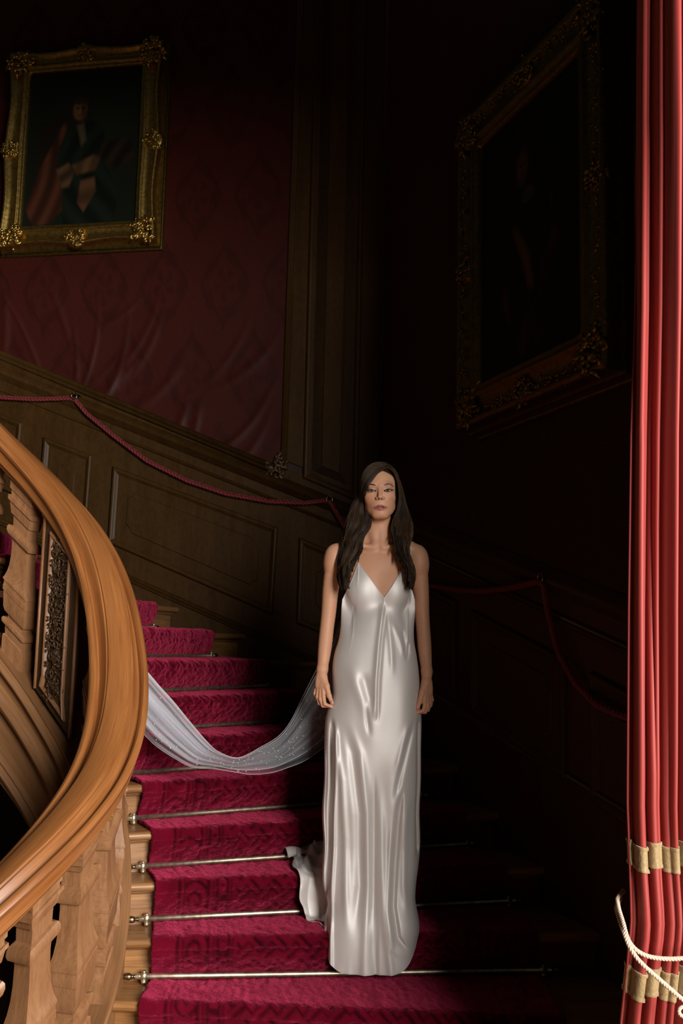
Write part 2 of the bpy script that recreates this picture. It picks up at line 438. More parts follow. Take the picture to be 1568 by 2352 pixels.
mould(wall_right, 'dado_cap', (0.05, zr(0.05)), (4.05, zr(4.05)), [(q[0] * 1.2, q[1]) for q in CAPR], PR)
mould(wall_right, 'dado_fillet', (0.05, zr(0.05) - .15), (4.05, zr(4.05) - .15), BEAD, PR)
mould(wall_right, 'skirting_moulding', (0.05, 1.60), (4.05, 0.76), BEAD, PR)
mould(wall_right, 'corner_moulding', (0.045, 2.45), (0.045, 6.5), BEAD, PR)

# ------------------------------------------------------------------ scroll carving generator (frames, carved pier, rosette)
def leafy(mb, P0, ex, ey, ez, size, n, seed, dens=1.0, thick=1.0):
    """spiral scrolls and leaf lobes on a plane (ex, ey), standing proud along ez"""
    r = random.Random(seed)
    P0 = np.array(P0, float); ex = np.array(ex, float); ey = np.array(ey, float); ez = np.array(ez, float)
    for i in range(n):
        a0 = r.uniform(0, 6.28); rad = size * math.sqrt(r.random()) * 0.75
        c = np.array([math.cos(a0), math.sin(a0)]) * rad
        turn = r.choice((-1, 1)); L = size * r.uniform(0.28, 0.5) * (1.5 if thick < 1 else 1); t = np.linspace(0, 1, 12)
        ph = a0 + r.uniform(-1, 1); rr = L * (1 - 0.85 * t) * 0.5; an = ph + turn * t * r.uniform(4.0, 7.0)
        x = c[0] + rr * np.cos(an); y = c[1] + rr * np.sin(an); z = thick * size * (0.10 + 0.14 * t)
        P = P0 + x[:, None] * ex + y[:, None] * ey + z[:, None] * ez
        w = thick * size * (0.05 + 0.055 * np.sin(np.pi * np.clip(t * 0.9 + 0.1, 0, 1)))
        mb.add(*tube_geo(P, w, 6, up=tuple(ez)))
    for i in range(int(n * 0.6 * dens)):
        a0 = r.uniform(0, 6.28); rad = size * r.uniform(0.2, 0.95)
        d = np.array([math.cos(a0), math.sin(a0)]); L = size * r.uniform(0.2, 0.4)
        t = np.linspace(0, 1, 6)
        x = d[0] * (rad + L * (t - 0.5)); y = d[1] * (rad + L * (t - 0.5)); z = size * (0.06 + 0.14 * np.sin(np.pi * t))
        P = P0 + x[:, None] * ex + y[:, None] * ey + z[:, None] * ez
        mb.add(*tube_geo(P, thick * size * 0.11 * np.sin(np.pi * (0.08 + 0.86 * t)), 6, flat=0.6, up=tuple(ez)))
leafy_r = MB(); leafy(leafy_r, PB(0.66, 2.80, 0.02), (*(-DB), 0), (0, 0, 1), (*(-NB), 0), 0.10, 18, 4)
leafy_r.build('carved_rosette', M_CARVE, wall_back)

# ------------------------------------------------------------------ portraits
def canvas_obj(parent, corners, to3, d, paint, nu=150, nv=190):
    (sl, sr, zt, zb_) = corners
    u = np.linspace(0, 1, nu); v = np.linspace(0, 1, nv); U, V = np.meshgrid(u, v, indexing='ij')
    q = np.stack([sl + (sr - sl) * U, zt + (zb_ - zt) * V, np.full_like(U, d)], -1).reshape(-1, 3)
    return mesh('canvas', [to3(*x) for x in q], grid_faces(nu, nv), M_PAINT, parent, True, np.stack([U, V], -1).reshape(-1, 2), paint(U, V).reshape(-1, 3))
def blob(img, U, V, x, y, rx, ry, ang, col, soft=0.25, a=1.0):
    c, s = math.cos(ang), math.sin(ang); du = (U - x) * 0.77; dv = V - y
    p = (du * c + dv * s) / rx; q = (-du * s + dv * c) / ry; r = np.sqrt(p * p + q * q)
    w = a * np.clip((1 + soft - r) / (2 * soft), 0, 1); w = w * w * (3 - 2 * w)
    img[:] = img * (1 - w[..., None]) + np.array(col) * w[..., None]
def polyfill(img, U, V, pts, col, soft=0.012, a=1.0, stripe=None):
    pts = np.array(pts, float); n = len(pts); inside = np.zeros(U.shape, bool); dist = np.full(U.shape, 9.0)
    for i in range(n):
        x1, y1 = pts[i]; x2, y2 = pts[(i + 1) % n]
        cond = ((y1 > V) != (y2 > V)); xi = (x2 - x1) * (V - y1) / (y2 - y1 + 1e-12) + x1
        inside ^= cond & (U < xi)
        L = (x2 - x1) ** 2 + (y2 - y1) ** 2 + 1e-12; t = np.clip(((U - x1) * (x2 - x1) + (V - y1) * (y2 - y1)) / L, 0, 1)
        dist = np.minimum(dist, np.hypot(U - x1 - t * (x2 - x1), V - y1 - t * (y2 - y1)))
    w = np.clip(0.5 + np.where(inside, dist, -dist) / (2 * soft), 0, 1) * a
    c = np.ones(U.shape + (3,)) * np.array(col)
    if stripe is not None: c = c * stripe[..., None]
    img[:] = img * (1 - w[..., None]) + c * w[..., None]
def folds(U, V, ang, fr, seed, lo=0.35):
    c, s = math.cos(ang), math.sin(ang); t = U * c + V * s; q = -U * s + V * c
    return lo + (1 - lo) * (0.5 + 0.5 * np.sin(fr * t + 2.5 * np.sin(6 * q + seed) + seed)) ** 1.4
def paint_left(U, V):
    g = np.ones(U.shape + (3,)) * np.array((0.010, 0.014, 0.009))
    blob(g, U, V, 0.72, 0.42, 0.30, 0.30, 0, (0.020, 0.022, 0.014), 0.9, 0.7)
    polyfill(g, U, V, [(0.10, 0.34), (0.36, 0.30), (0.34, 0.8), (0.10, 0.75)], (0.016, 0.010, 0.008), 0.03)
    red = (0.115, 0.036, 0.022)
    polyfill(g, U, V, [(0.34, 0.34), (0.30, 0.37), (0.24, 0.47), (0.13, 0.62), (0.06, 0.80), (0.02, 0.88), (0.10, 0.995), (0.25, 0.985), (0.35, 0.90), (0.34, 0.70), (0.27, 0.62), (0.31, 0.5), (0.36, 0.38)], red, 0.01, 1, folds(U, V, 0.25, 46, 1))
    blue = (0.012, 0.019, 0.014)
    polyfill(g, U, V, [(0.40, 0.34), (0.56, 0.33), (0.68, 0.40), (0.71, 0.52), (0.62, 0.58), (0.42, 0.62), (0.28, 0.63), (0.29, 0.5), (0.35, 0.40)], blue, 0.012, 1, folds(U, V, 0.8, 40, 2, 0.5))
    polyfill(g, U, V, [(0.36, 0.70), (0.70, 0.62), (0.84, 0.80), (0.80, 1.0), (0.36, 1.0)], blue, 0.012, 1, folds(U, V, -0.5, 34, 3, 0.4))
    polyfill(g, U, V, [(0.28, 0.64), (0.38, 0.60), (0.44, 0.66), (0.40, 0.76), (0.34, 0.76)], (0.14, 0.075, 0.045), 0.012, 1, folds(U, V, 1.2, 60, 5))
    polyfill(g, U, V, [(0.42, 0.62), (0.60, 0.56), (0.66, 0.58), (0.62, 0.66), (0.46, 0.68)], (0.17, 0.085, 0.045), 0.012, 1, folds(U, V, 0.4, 50, 6, .5))
    polyfill(g, U, V, [(0.50, 0.72), (0.62, 0.70), (0.64, 0.79), (0.54, 0.92), (0.48, 0.86)], (0.15, 0.068, 0.04), 0.01, 1, folds(U, V, 1.3, 40, 7, .5))
    polyfill(g, U, V, [(0.44, 0.36), (0.50, 0.34), (0.53, 0.46), (0.49, 0.50)], (0.09, 0.075, 0.05), 0.012)
    blob(g, U, V, 0.46, 0.25, 0.085, 0.10, 0, (0.020, 0.012, 0.008), 0.3)
    blob(g, U, V, 0.46, 0.262, 0.046, 0.068, 0, (0.17, 0.085, 0.042), 0.25)
    blob(g, U, V, 0.495, 0.27, 0.022, 0.055, 0, (0.06, 0.028, 0.015), 0.6, 0.8)
    for x in (0.438, 0.487): blob(g, U, V, x, 0.252, 0.010, 0.005, 0, (0.02, 0.01, 0.008), 0.5)
    for x in (0.438, 0.487): blob(g, U, V, x, 0.240, 0.014, 0.003, 0, (0.04, 0.02, 0.01), 0.6, .8)
    blob(g, U, V, 0.462, 0.272, 0.006, 0.016, 0, (0.22, 0.11, 0.06), 0.5); blob(g, U, V, 0.462, 0.300, 0.014, 0.004, 0, (0.10, 0.03, 0.02), 0.5)
    blob(g, U, V, 0.46, 0.205, 0.06, 0.022, 0, (0.03, 0.02, 0.012), 0.5)
    polyfill(g, U, V, [(0.68, 0.48), (0.92, 0.46), (0.96, 0.60), (0.80, 0.66), (0.66, 0.58)], (0.030, 0.020, 0.014), 0.02, 1, folds(U, V, 0.9, 50, 4))
    g[..., 2] *= .75; return g * 0.85
def paint_right(U, V):
    g = np.ones(U.shape + (3,)) * np.array((0.006, 0.009, 0.007))
    blob(g, U, V, 0.42, 0.22, 0.08, 0.14, 0.1, (0.022, 0.014, 0.008), 0.5)
    blob(g, U, V, 0.44, 0.235, 0.042, 0.065, 0, (0.09, 0.055, 0.025), 0.35)
    for x in (0.425, 0.455): blob(g, U, V, x, 0.225, 0.008, 0.005, 0, (0.012, 0.008, 0.005), 0.5)
    blob(g, U, V, 0.44, 0.265, 0.012, 0.004, 0, (0.04, 0.012, 0.01), 0.5)
    blob(g, U, V, 0.50, 0.36, 0.045, 0.035, 0, (0.06, 0.05, 0.028), 0.4)
    polyfill(g, U, V, [(0.36, 0.40), (0.60, 0.38), (0.66, 0.60), (0.40, 0.66)], (0.014, 0.012, 0.009), 0.03)
    polyfill(g, U, V, [(0.34, 0.46), (0.38, 0.46), (0.50, 0.58), (0.55, 0.72), (0.50, 0.72), (0.44, 0.60)], (0.11, 0.065, 0.028), 0.02)
    polyfill(g, U, V, [(0.72, 0.42), (0.80, 0.62), (0.60, 0.80), (0.45, 0.92), (0.60, 0.72), (0.70, 0.58)], (0.05, 0.014, 0.010), 0.02, 1, folds(U, V, 0.8, 40, 1))
    polyfill(g, U, V, [(0.22, 0.70), (0.27, 0.66), (0.32, 0.80), (0.30, 0.82)], (0.05, 0.030, 0.014), 0.015)
    polyfill(g, U, V, [(0.38, 0.86), (0.56, 0.82), (0.62, 0.92), (0.42, 0.96)], (0.045, 0.016, 0.012), 0.03, 1, folds(U, V, 0.3, 40, 3))
    return g
def swept_frame(parent, corners, prof, to3, gm, sag=0.0, d0=0.0, step=0.03, name='gilt_frame'):
    """picture frame whose outer edge may swell at corners and centres; prof in (0 outer .. 1 inner, height)"""
    sl, sr, zt, zb_, w = corners
    P = np.array([(sr, zb_), (sl, zb_), (sl, zt), (sr, zt)], float)
    if np.sum(P[:, 0] * np.roll(P[:, 1], -1) - np.roll(P[:, 0], -1) * P[:, 1]) < 0: P = P[::-1]
    mb = MB()
    for i in range(4):
        a, b = P[i], P[(i + 1) % 4]; L = np.linalg.norm(b - a); e = (b - a) / L; nn = np.array([-e[1], e[0]])
        n = max(6, int(L / step)); t = np.linspace(0, 1, n + 1)
        sg = sag * (np.sin(2 * np.pi * t) ** 2)
        rows = []
        for q, h in prof:
            d = q * w
            tt = np.clip(t * L, d, L - d)
            outer = (1 - q) * sg
            p = a + e * tt[:, None] + nn * (d + outer)[:, None]
            rows.append([to3(x[0], x[1], d0 + h) for x in p])
        V = np.array(rows); m = len(prof)
        mb.add(V.reshape(-1, 3), [tuple(x) for x in grid_faces(m, n + 1)], np.stack([np.tile(t * L, m), np.repeat([q[0] * w for q in prof], n + 1)], 1))
    return mb.build(name, gm, parent)
FPROF = [(0.0, -0.06), (0.0, 0.010), (0.03, 0.026), (0.10, 0.034), (0.18, 0.026), (0.24, 0.012), (0.40, 0.004), (0.56, 0.006), (0.66, 0.016), (0.70, 0.026), (0.76, 0.028), (0.80, 0.018), (0.86, 0.010), (0.92, 0.014), (0.96, 0.010), (1.0, -0.004), (1.0, -0.03)]
def portrait(name, corners, w, to3, ex, ez, paint, label, d0, sag, gm, seed, orn, bead=False):
    sl, sr, zt, zb_ = corners
    cxm = ((sl + sr) / 2, (zt + zb_) / 2)
    root = empty(name, to3(cxm[0], zb_, 0.02), label=label, cat='painting')
    sg = 1 if sl > sr else -1
    swept_frame(root, (sl, sr, zt, zb_, w), FPROF, to3, gm, sag, d0)
    # deep backing case
    e = 0.012
    P = [(sl + sg * e, zt + e), (sr - sg * e, zt + e), (sr - sg * e, zb_ - e), (sl + sg * e, zb_ - e)]
    v = [to3(*p, d) for d in (0.016, d0 - 0.05) for p in P]
    mesh('backing_case', v, [(0, 1, 2, 3), (7, 6, 5, 4), (0, 4, 5, 1), (1, 5, 6, 2), (2, 6, 7, 3), (3, 7, 4, 0)], M_GILTD, root, False)
    mb = MB(); Pp = np.array([(sr - sg * .02, zb_ - .03), (sl + sg * .02, zb_ - .03), (sl + sg * .02, zt + .03), (sr - sg * .02, zt + .03)])
    if np.sum(Pp[:, 0] * np.roll(Pp[:, 1], -1) - np.roll(Pp[:, 0], -1) * Pp[:, 1]) < 0: Pp = Pp[::-1]
    ring_moulding(mb, Pp, [(0, .016), (0, .030), (.008, .038), (.018, .034), (.03, .020)], to3)
    mb.build('rear_moulding', M_GILTD, root)
    iw = w - 0.004
    canvas_obj(root, (sl - sg * iw, sr + sg * iw, zt - iw, zb_ + iw), to3, d0 - 0.012, paint)
    if orn:
        exv = np.array((*ex, 0.)); ezv = np.array((*ez, 0.)); eyv = np.array((0, 0, 1.))
        k = 0
        for (s, z) in ((sl, zt), (sr, zt), (sr, zb_), (sl, zb_)):
            cs = s + (cxm[0] - s) / abs(cxm[0] - s) * w * 0.48; cz = z + (cxm[1] - z) / abs(cxm[1] - z) * w * 0.48
            mb = MB(); leafy(mb, to3(cs, cz, d0 + 0.012), exv, eyv, ezv, orn, 22, seed + k); k += 1
            mb.build('corner_ornament', gm, root)
        for (s, z) in ((cxm[0], zt - w * 0.3), (cxm[0], zb_ + w * 0.3), (sl - sg * w * 0.3, cxm[1]), (sr + sg * w * 0.3, cxm[1])):
            mb = MB(); mb.add(*rev_geo([(.0001, -.01), (orn * .66, -.008), (orn * .5, .010), (.0001, .014)], to3(s, z, d0 + .008), ezv, 14)); leafy(mb, to3(s, z, d0 + 0.012), exv, eyv, ezv, orn * 0.72, 14, seed + k); k += 1
            mb.build('centre_ornament', gm, root)
    return root
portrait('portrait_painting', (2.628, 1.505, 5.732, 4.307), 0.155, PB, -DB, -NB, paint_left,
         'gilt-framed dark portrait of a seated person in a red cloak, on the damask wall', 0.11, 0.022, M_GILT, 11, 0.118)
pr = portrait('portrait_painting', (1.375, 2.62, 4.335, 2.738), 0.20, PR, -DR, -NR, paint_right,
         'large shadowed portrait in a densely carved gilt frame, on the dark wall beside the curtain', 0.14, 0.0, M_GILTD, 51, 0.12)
# running leaf carving all round the big frame
mbr = MB(); r_ = random.Random(5)
exv = np.array((*(-DR), 0.)); ezv = np.array((*(-NR), 0.)); eyv = np.array((0, 0, 1.))
for (a, b) in (((1.46, 4.28), (2.54, 4.28)), ((1.46, 2.79), (2.54, 2.79)), ((1.425, 2.86), (1.425, 4.22)), ((2.57, 2.86), (2.57, 4.22))):
    n = 13
    for i in range(n):
        t = (i + .5) / n; s = a[0] + (b[0] - a[0]) * t; z = a[1] + (b[1] - a[1]) * t
        leafy(mbr, PR(s, z, 0.155), exv, eyv, ezv, 0.052, 5, 900 + i + int(a[0] * 100), 1.0)
mbr.build('running_leaf_carving', M_GILTD, pr, kind='stuff')

# ------------------------------------------------------------------ staircase
stair = empty('staircase', (float(CX) + 1.7, 3.6, 0), kind='structure')
RS = 0.937                                              # stair-side face of the inner string
JN, JX = -2, 13
def radial_slab(name, prof, kf, kb, r0, r1f, r1b, z, m, nr=14):
    """prof: (side 'f'/'b', tangential offset, dz); swept along the radius"""
    rows = []
    for sd, t, dz in prof:
        k = kf if sd == 'f' else kb; r1 = r1f if sd == 'f' else r1b
        R = np.linspace(r0, r1, nr)
        p = np.stack([pol(k, r) for r in R]) + tang(k) * t
        rows.append(np.column_stack([p, np.full(nr, z + dz)]))
    V = np.array(rows); m_ = len(prof)
    f = [tuple(q) for q in grid_faces(m_, nr, True, False)] + [tuple(i * nr for i in range(m_)), tuple((m_ - 1 - i) * nr + nr - 1 for i in range(m_))]
    R = np.linspace(r0, r1f, nr)
    uv = np.stack([np.tile(R, m_) + z * 3.7, np.repeat([q[1] + q[2] + (0.3 if q[0] == 'b' else 0) for q in prof], nr)], 1)
    return mesh(name, V.reshape(-1, 3), f, m, stair, True, uv)
for j in range(JN, JX):
    kf, kb = kl(j - 1), kl(j)
    a = np.linspace(np.pi / 2, -np.pi / 2, 9); rn = 0.017
    nose = [('f', -0.026 - rn * math.cos(q), -rn + rn * math.sin(q)) for q in a]
    prof = [('b', 0.03, 0.0)] + nose + [('f', -0.008, -0.034), ('f', -0.010, -0.040), ('f', -0.003, -0.048), ('f', 0.012, -0.050), ('f', 0.012, -0.030), ('b', 0.03, -0.03)]
    o = radial_slab('tread', prof, kf, kb, RS - 0.005, wallR(kf) - 0.017, wallR(kb) - 0.017, TZ(j), M_TREAD)
    md = o.modifiers.new('e', 'EDGE_SPLIT'); md.split_angle = math.radians(40)
    k = kl(j)
    prof = [('f', 0.012, 0.0), ('f', 0.012, RISE - 0.03), ('f', 0.03, RISE - 0.03), ('f', 0.03, 0.0)]
    o = radial_slab('riser', prof, k, k, RS - 0.005, wallR(k) - 0.017, 0, TZ(j), M_TREAD)
    md = o.modifiers.new('e', 'EDGE_SPLIT'); md.split_angle = math.radians(40)

# ---- runner
RI, RO = 1.035, 2.47
def runner():
    nu = 250
    u = np.linspace(0, 1, nu); R = RI + (RO - RI) * u
    cols = []; vs = []; run = []
    t_acc = np.zeros(nu)
    for j in range(JN, JX):
        kf, kb = kl(j - 1), kl(j)
        pf = np.array([pol(kf, r) for r in R]); pb = np.array([pol(kb, r) for r in R]); tf = tang(kf); tb = tang(kb)
        L = np.linalg.norm(pb - pf, axis=1)
        # riser (below this tread), from the rod up to the nose
        def put(base, t, z):
            q = base + (tf * t if not np.isscalar(t) else tf * t); vs.append(np.column_stack([q, np.full(nu, z) if np.isscalar(z) else z]))
        zl = TZ(j - 1); zt = TZ(j)
        sagz = 0.010 * np.sin(u * 9 + j * 1.7) + 0.006 * np.sin(u * 23 + j)
        n1 = 20
        for i in range(n1):
            s = i / n1
            t = -0.008 - 0.050 * (s ** 0.9) - 0.006 * math.sin(math.pi * s)
            put(pf, t, zl + 0.030 + (RISE - 0.068) * s + sagz * 0.25 * math.sin(math.pi * s)); cols.append(j)
        n2 = 14
        for i in range(n2):
            a = math.pi * (-0.22 + 0.72 * i / (n2 - 1)); rr = 0.034
            put(pf, -0.028 - rr * math.cos(a), zt + 0.016 - rr + rr * math.sin(a)); cols.append(j)
        n3 = 22
        for i in range(1, n3 + 1):
            s = i / n3
            base = pf + tf * -0.028
            end = pb + tb * -0.024
            q = base * (1 - s) + end * s
            z = zt + 0.016 - 0.004 * s ** 8 + 0.003 * math.sin(math.pi * s)
            vs.append(np.column_stack([q, np.full(nu, z)])); cols.append(j)
    V = np.array(vs)                                    # (nv, nu, 3)
    nv = len(V)
    # arc length along the middle
    d = np.linalg.norm(np.diff(V[:, nu // 3], axis=0), axis=1); run = np.concatenate([[0], np.cumsum(d)])
    # pile relief
    T1 = np.gradient(V, axis=0); T2 = np.gradient(V, axis=1); N = np.cross(T2, T1); N /= np.linalg.norm(N, axis=2)[..., None] + 1e-9
    if N[nv // 2 + 3, 5, 2] < 0 and abs(N[..., 2]).mean() > 0 and N[..., 2].mean() < 0: N = -N
    nz = 0.008 * (smooth_noise((nv, nu), (nv // 9, 26), 1) - .5) + 0.0055 * (smooth_noise((nv, nu), (nv // 3, 90), 2) - .5) + 0.003 * (RNG.rand(nv, nu) - .5)
    x = (u * (RO - RI))[None, :] + 0 * run[:, None]; y = run[:, None] + 0 * x
    x = np.minimum(x, (RO - RI) - x)                    # mirrored border
    p = np.zeros_like(x)
    def band(a, b): return ((x > a) & (x < b)).astype(float)
    p += band(.085, .095) + band(.105, .112) + band(.195, .205) + band(.214, .222) + band(.285, .293)
    # scroll band
    yy = (y % 0.20) / 0.20 - 0.5; xx = (x - 0.153) / 0.04
    rr = np.hypot(xx, yy * 3.4); aa = np.arctan2(yy * 3.4, xx)
    p += band(.115, .192) * (np.abs(((rr * 1.3 - aa / (2 * np.pi)) % 1) - .5) < .17) * (rr < 1.6)
    # H fret band
    yf = (y % 0.085) / 0.085; xf = (x - .226) / .055
    H_ = (np.abs(xf - .15) < .13) | (np.abs(xf - .85) < .13) | ((np.abs(yf - .5) < .14) & (xf > .1) & (xf < .9)) | ((np.abs(yf - .05) < .08) & (np.abs(xf - .5) < .2))
    p += band(.224, .283) * H_
    # diagonal fret field
    a1 = (x + y) / 0.085; b1 = (x - y) / 0.085
    ia = np.floor(a1); ib = np.floor(b1); fa = a1 - ia; fb = b1 - ib
    z1 = np.where((ia + ib) % 2 == 0, (np.abs(fa - .5) < .11) | (np.abs(fa) < .12), (np.abs(fb - .5) < .11) | (np.abs(fb) < .12))
    p += band(.30, 5) * z1
    p = np.clip(p, 0, 1)
    p = (p + np.roll(p, 1, 0) + np.roll(p, 1, 1)) / 3
    nz = nz - 0.0022 * p
    # frayed edges
    edge = np.zeros((nv, nu)); edge[:, 0] = 1; edge[:, -1] = 1
    V2 = V + N * nz[..., None]
    V2[:, 0] += (RNG.rand(nv, 3) - .5) * 0.006; V2[:, -1] += (RNG.rand(nv, 3) - .5) * 0.006
    # rounded, downturned edges with some thickness
    lowL = V2[:, 0] - N[:, 0] * 0.014; lowR = V2[:, -1] - N[:, -1] * 0.014
    V3 = np.concatenate([lowL[:, None], V2, lowR[:, None]], 1)
    base = np.array((0.115, 0.0016, 0.011)); shade = (0.72 + 0.5 * smooth_noise((nv, nu), (nv // 10, 22), 9)) * (1 - 0.70 * p)
    C = base * shade[..., None]; C = np.concatenate([C[:, :1] * .6, C, C[:, -1:] * .6], 1)
    o = mesh('stair_runner', V3.reshape(-1, 3), grid_faces(nv, nu + 2)[:, ::-1], M_CARPET, None, True, None, C.reshape(-1, 3))
    tag(o, 'crimson pile stair carpet with fretwork pattern running up the winding stair', 'carpet')
runner()

# ---- stair rods
def stair_rod(j):
    k = kl(j); e = np.append(pol(k, 2.0) - pol(k, 1.0), 0); e /= np.linalg.norm(e); t = np.append(tang(k), 0)
    a = np.append(pol(k, RI - 0.055), TZ(j) + 0.027) - t * 0.026; b = np.append(pol(k, RO + 0.055), TZ(j) + 0.027) - t * 0.026
    mid = (a + b) / 2
    root = empty('stair_rod', tuple(mid))
    mb = MB(); axs = np.array([e, np.cross((0, 0, 1.), e), (0, 0, 1.)])
    L = np.linalg.norm(b - a)
    mb.add(*tube_geo([a, a * .75 + b * .25, mid, b * .75 + a * .25, b], 0.0100, 10)); mb.build('rod', M_BRASS, root)
    for p, s in ((a, -1), (b, 1)):
        q = p - e * s * 0.030
        m2 = MB(); m2.add(*box_geo(q, 0.022, 0.020, 0.030, axs, 0.004)); m2.add(*box_geo(q - (0, 0, 0.018), 0.016, 0.026, 0.014, axs, 0.003))
        m2.add(*box_geo(q + (0, 0, 0.016), 0.012, 0.018, 0.012, axs, 0.003)); m2.build('bracket', M_BRASS, root)
        prof = [(0.0001, -0.004), (0.007, 0.0), (0.007, 0.006), (0.004, 0.010), (0.010, 0.014), (0.0135, 0.022), (0.0125, 0.032), (0.008, 0.042), (0.003, 0.050), (0.0001, 0.054)]
        m3 = MB(); m3.add(*rev_geo(prof, p, e * s, 14)); m3.build('finial', M_DKBRASS, root)
    return root
ORD = {-1: 'at the very bottom of the frame, below the tread under the hem', 0: 'just under the dress hem, lowest full rod in the photo', 1: 'one step above the rod under the dress hem',
       2: 'on the step where the left tip of the dress train lies', 3: 'one step above the train tip', 4: 'just under the lowest sag of the veil',
       5: 'behind the hanging veil, first above its lowest sag', 6: 'behind the hanging veil, on the second step above its sag', 7: 'on the step level with the top of the draped veil', 8: 'on the highest red step seen right of the handrail'}
for j in range(-1, 10):
    o = stair_rod(j)
    tag(o, 'brass stair rod ' + ORD.get(j, 'on the upper winding steps behind the handrail'), 'stair rod', 'brass stair rods across the crimson runner')

# ------------------------------------------------------------------ balustrade
HK = np.array([(-8, 1.42), (-7, 1.38), (-5.5, 1.30), (-4, 1.195), (-3, 1.11), (-2, 1.035), (-1, .965), (0, .915), (1, .895), (2, .905), (3, .925), (4, .925), (5, .895), (6, .86), (7, .81), (8, .76), (9, .715), (12, .66), (16, .62)])
def hrail(k):
    # smooth interpolation
    kk = np.asarray(k, float); w = np.linspace(-1.2, 1.2, 9); return np.mean([np.interp(kk + q, HK[:, 0], HK[:, 1]) for q in w], axis=0)
def zrod(k): return 0.48 + RISE * np.asarray(k, float)
RC = 0.865
bal = empty('balustrade', (float(pol(0, RC)[0]), float(pol(0, RC)[1]), 0.4), label='curved oak stair balustrade with broad moulded handrail, square balusters and carved pier', cat='balustrade')
def helix_sweep(name, prof, k0, k1, zf, m, parent, n=220, bank=1.0, closed=True, split=35):
    k = np.linspace(k0, k1, n); P = np.column_stack([pol(k, RC), zf(k)])
    T = np.gradient(P, axis=0); T /= np.linalg.norm(T, axis=1)[:, None]
    t2 = T[:, :2] / np.linalg.norm(T[:, :2], axis=1)[:, None]; N = np.column_stack([t2[:, 1], -t2[:, 0], np.zeros(n)])   # outwards (to the stair)
    B = np.cross(N, T); B = np.where(B[:, 2:3] < 0, -B, B)
    B = B * bank + np.array([0, 0, 1.0]) * (1 - bank)
    prof = np.asarray(prof, float)
    V = P[:, None] + prof[None, :, 0, None] * N[:, None] + prof[None, :, 1, None] * B[:, None]
    L = np.concatenate([[0], np.cumsum(np.linalg.norm(np.diff(P, axis=0), axis=1))])
    pl = np.concatenate([[0], np.cumsum(np.linalg.norm(np.diff(prof, axis=0), axis=1))])
    uv = np.stack([np.repeat(L, len(prof)), np.tile(pl, n)], 1)
    f = [tuple(q) for q in grid_faces(n, len(prof), False, closed)]
    f += [tuple(range(len(prof))), tuple((n - 1) * len(prof) + i for i in range(len(prof)))[::-1]]
    o = mesh(name, V.reshape(-1, 3), f, m, parent, True, uv)
    if split: md = o.modifiers.new('e', 'EDGE_SPLIT'); md.split_angle = math.radians(split)
    return o
half = [(0.0, .045), (.036, .044), (.043, .041), (.045, .034), (.051, .033), (.054, .028), (.059, .014), (.066, .001), (.073, -.006), (.079, -.0065), (.082, .003), (.087, .012), (.094, .0165), (.102, .015), (.109, .009), (.113, .000), (.108, -.012), (.100, -.018), (.094, -.020), (.092, -.026), (.092, -.058), (.086, -.064), (.074, -.066), (.070, -.078), (.0, -.080)]
full = half + [(-x, y) for x, y in half[-2:0:-1]]
helix_sweep('handrail', full, -7.5, 13.5, lambda k: zrod(k) + hrail(k), M_RAIL, bal, 320, 1.0, True, 38)
# string: helical wall with moulded faces; origin at its top centre
STK = np.array([(-8, .82), (-1.5, .80), (0, .715), (1, .695), (2, .72), (3, .78), (4, .85), (5, .90), (7.75, .88), (12, .83), (16, .82)])
def stf(k):
    kk = np.asarray(k, float); w = np.linspace(-1.2, 1.2, 9); return np.mean([np.interp(kk + q, STK[:, 0], STK[:, 1]) for q in w], axis=0)
strp = [(-.085, 0), (-.085, -.012), (-.080, -.018), (-.092, -.024), (-.104, -.036), (-.108, -.048), (-.104, -.060), (-.092, -.070), (-.078, -.072), (-.078, -.125), (-.090, -.130), (-.106, -.140), (-.118, -.158), (-.122, -.178), (-.116, -.198), (-.102, -.212), (-.080, -.216), (-.074, -.222), (-.074, -.40), (-.086, -.406), (-.092, -.42), (-.084, -.435), (-.096, -.445), (-.104, -.46), (-.096, -.48), (-.074, -.486), (-.070, -.52),
        (.072, -.52), (.072, -.03), (.078, -.026), (.082, -.016), (.082, -.004), (.076, .004), (.066, .004), (.060, 0)]
helix_sweep('string', [(x, y) for x, y in strp], -7.5, 13.5, lambda k: zrod(k) + hrail(k) - stf(k), M_STRING, bal, 260, 0.0, True, 35)

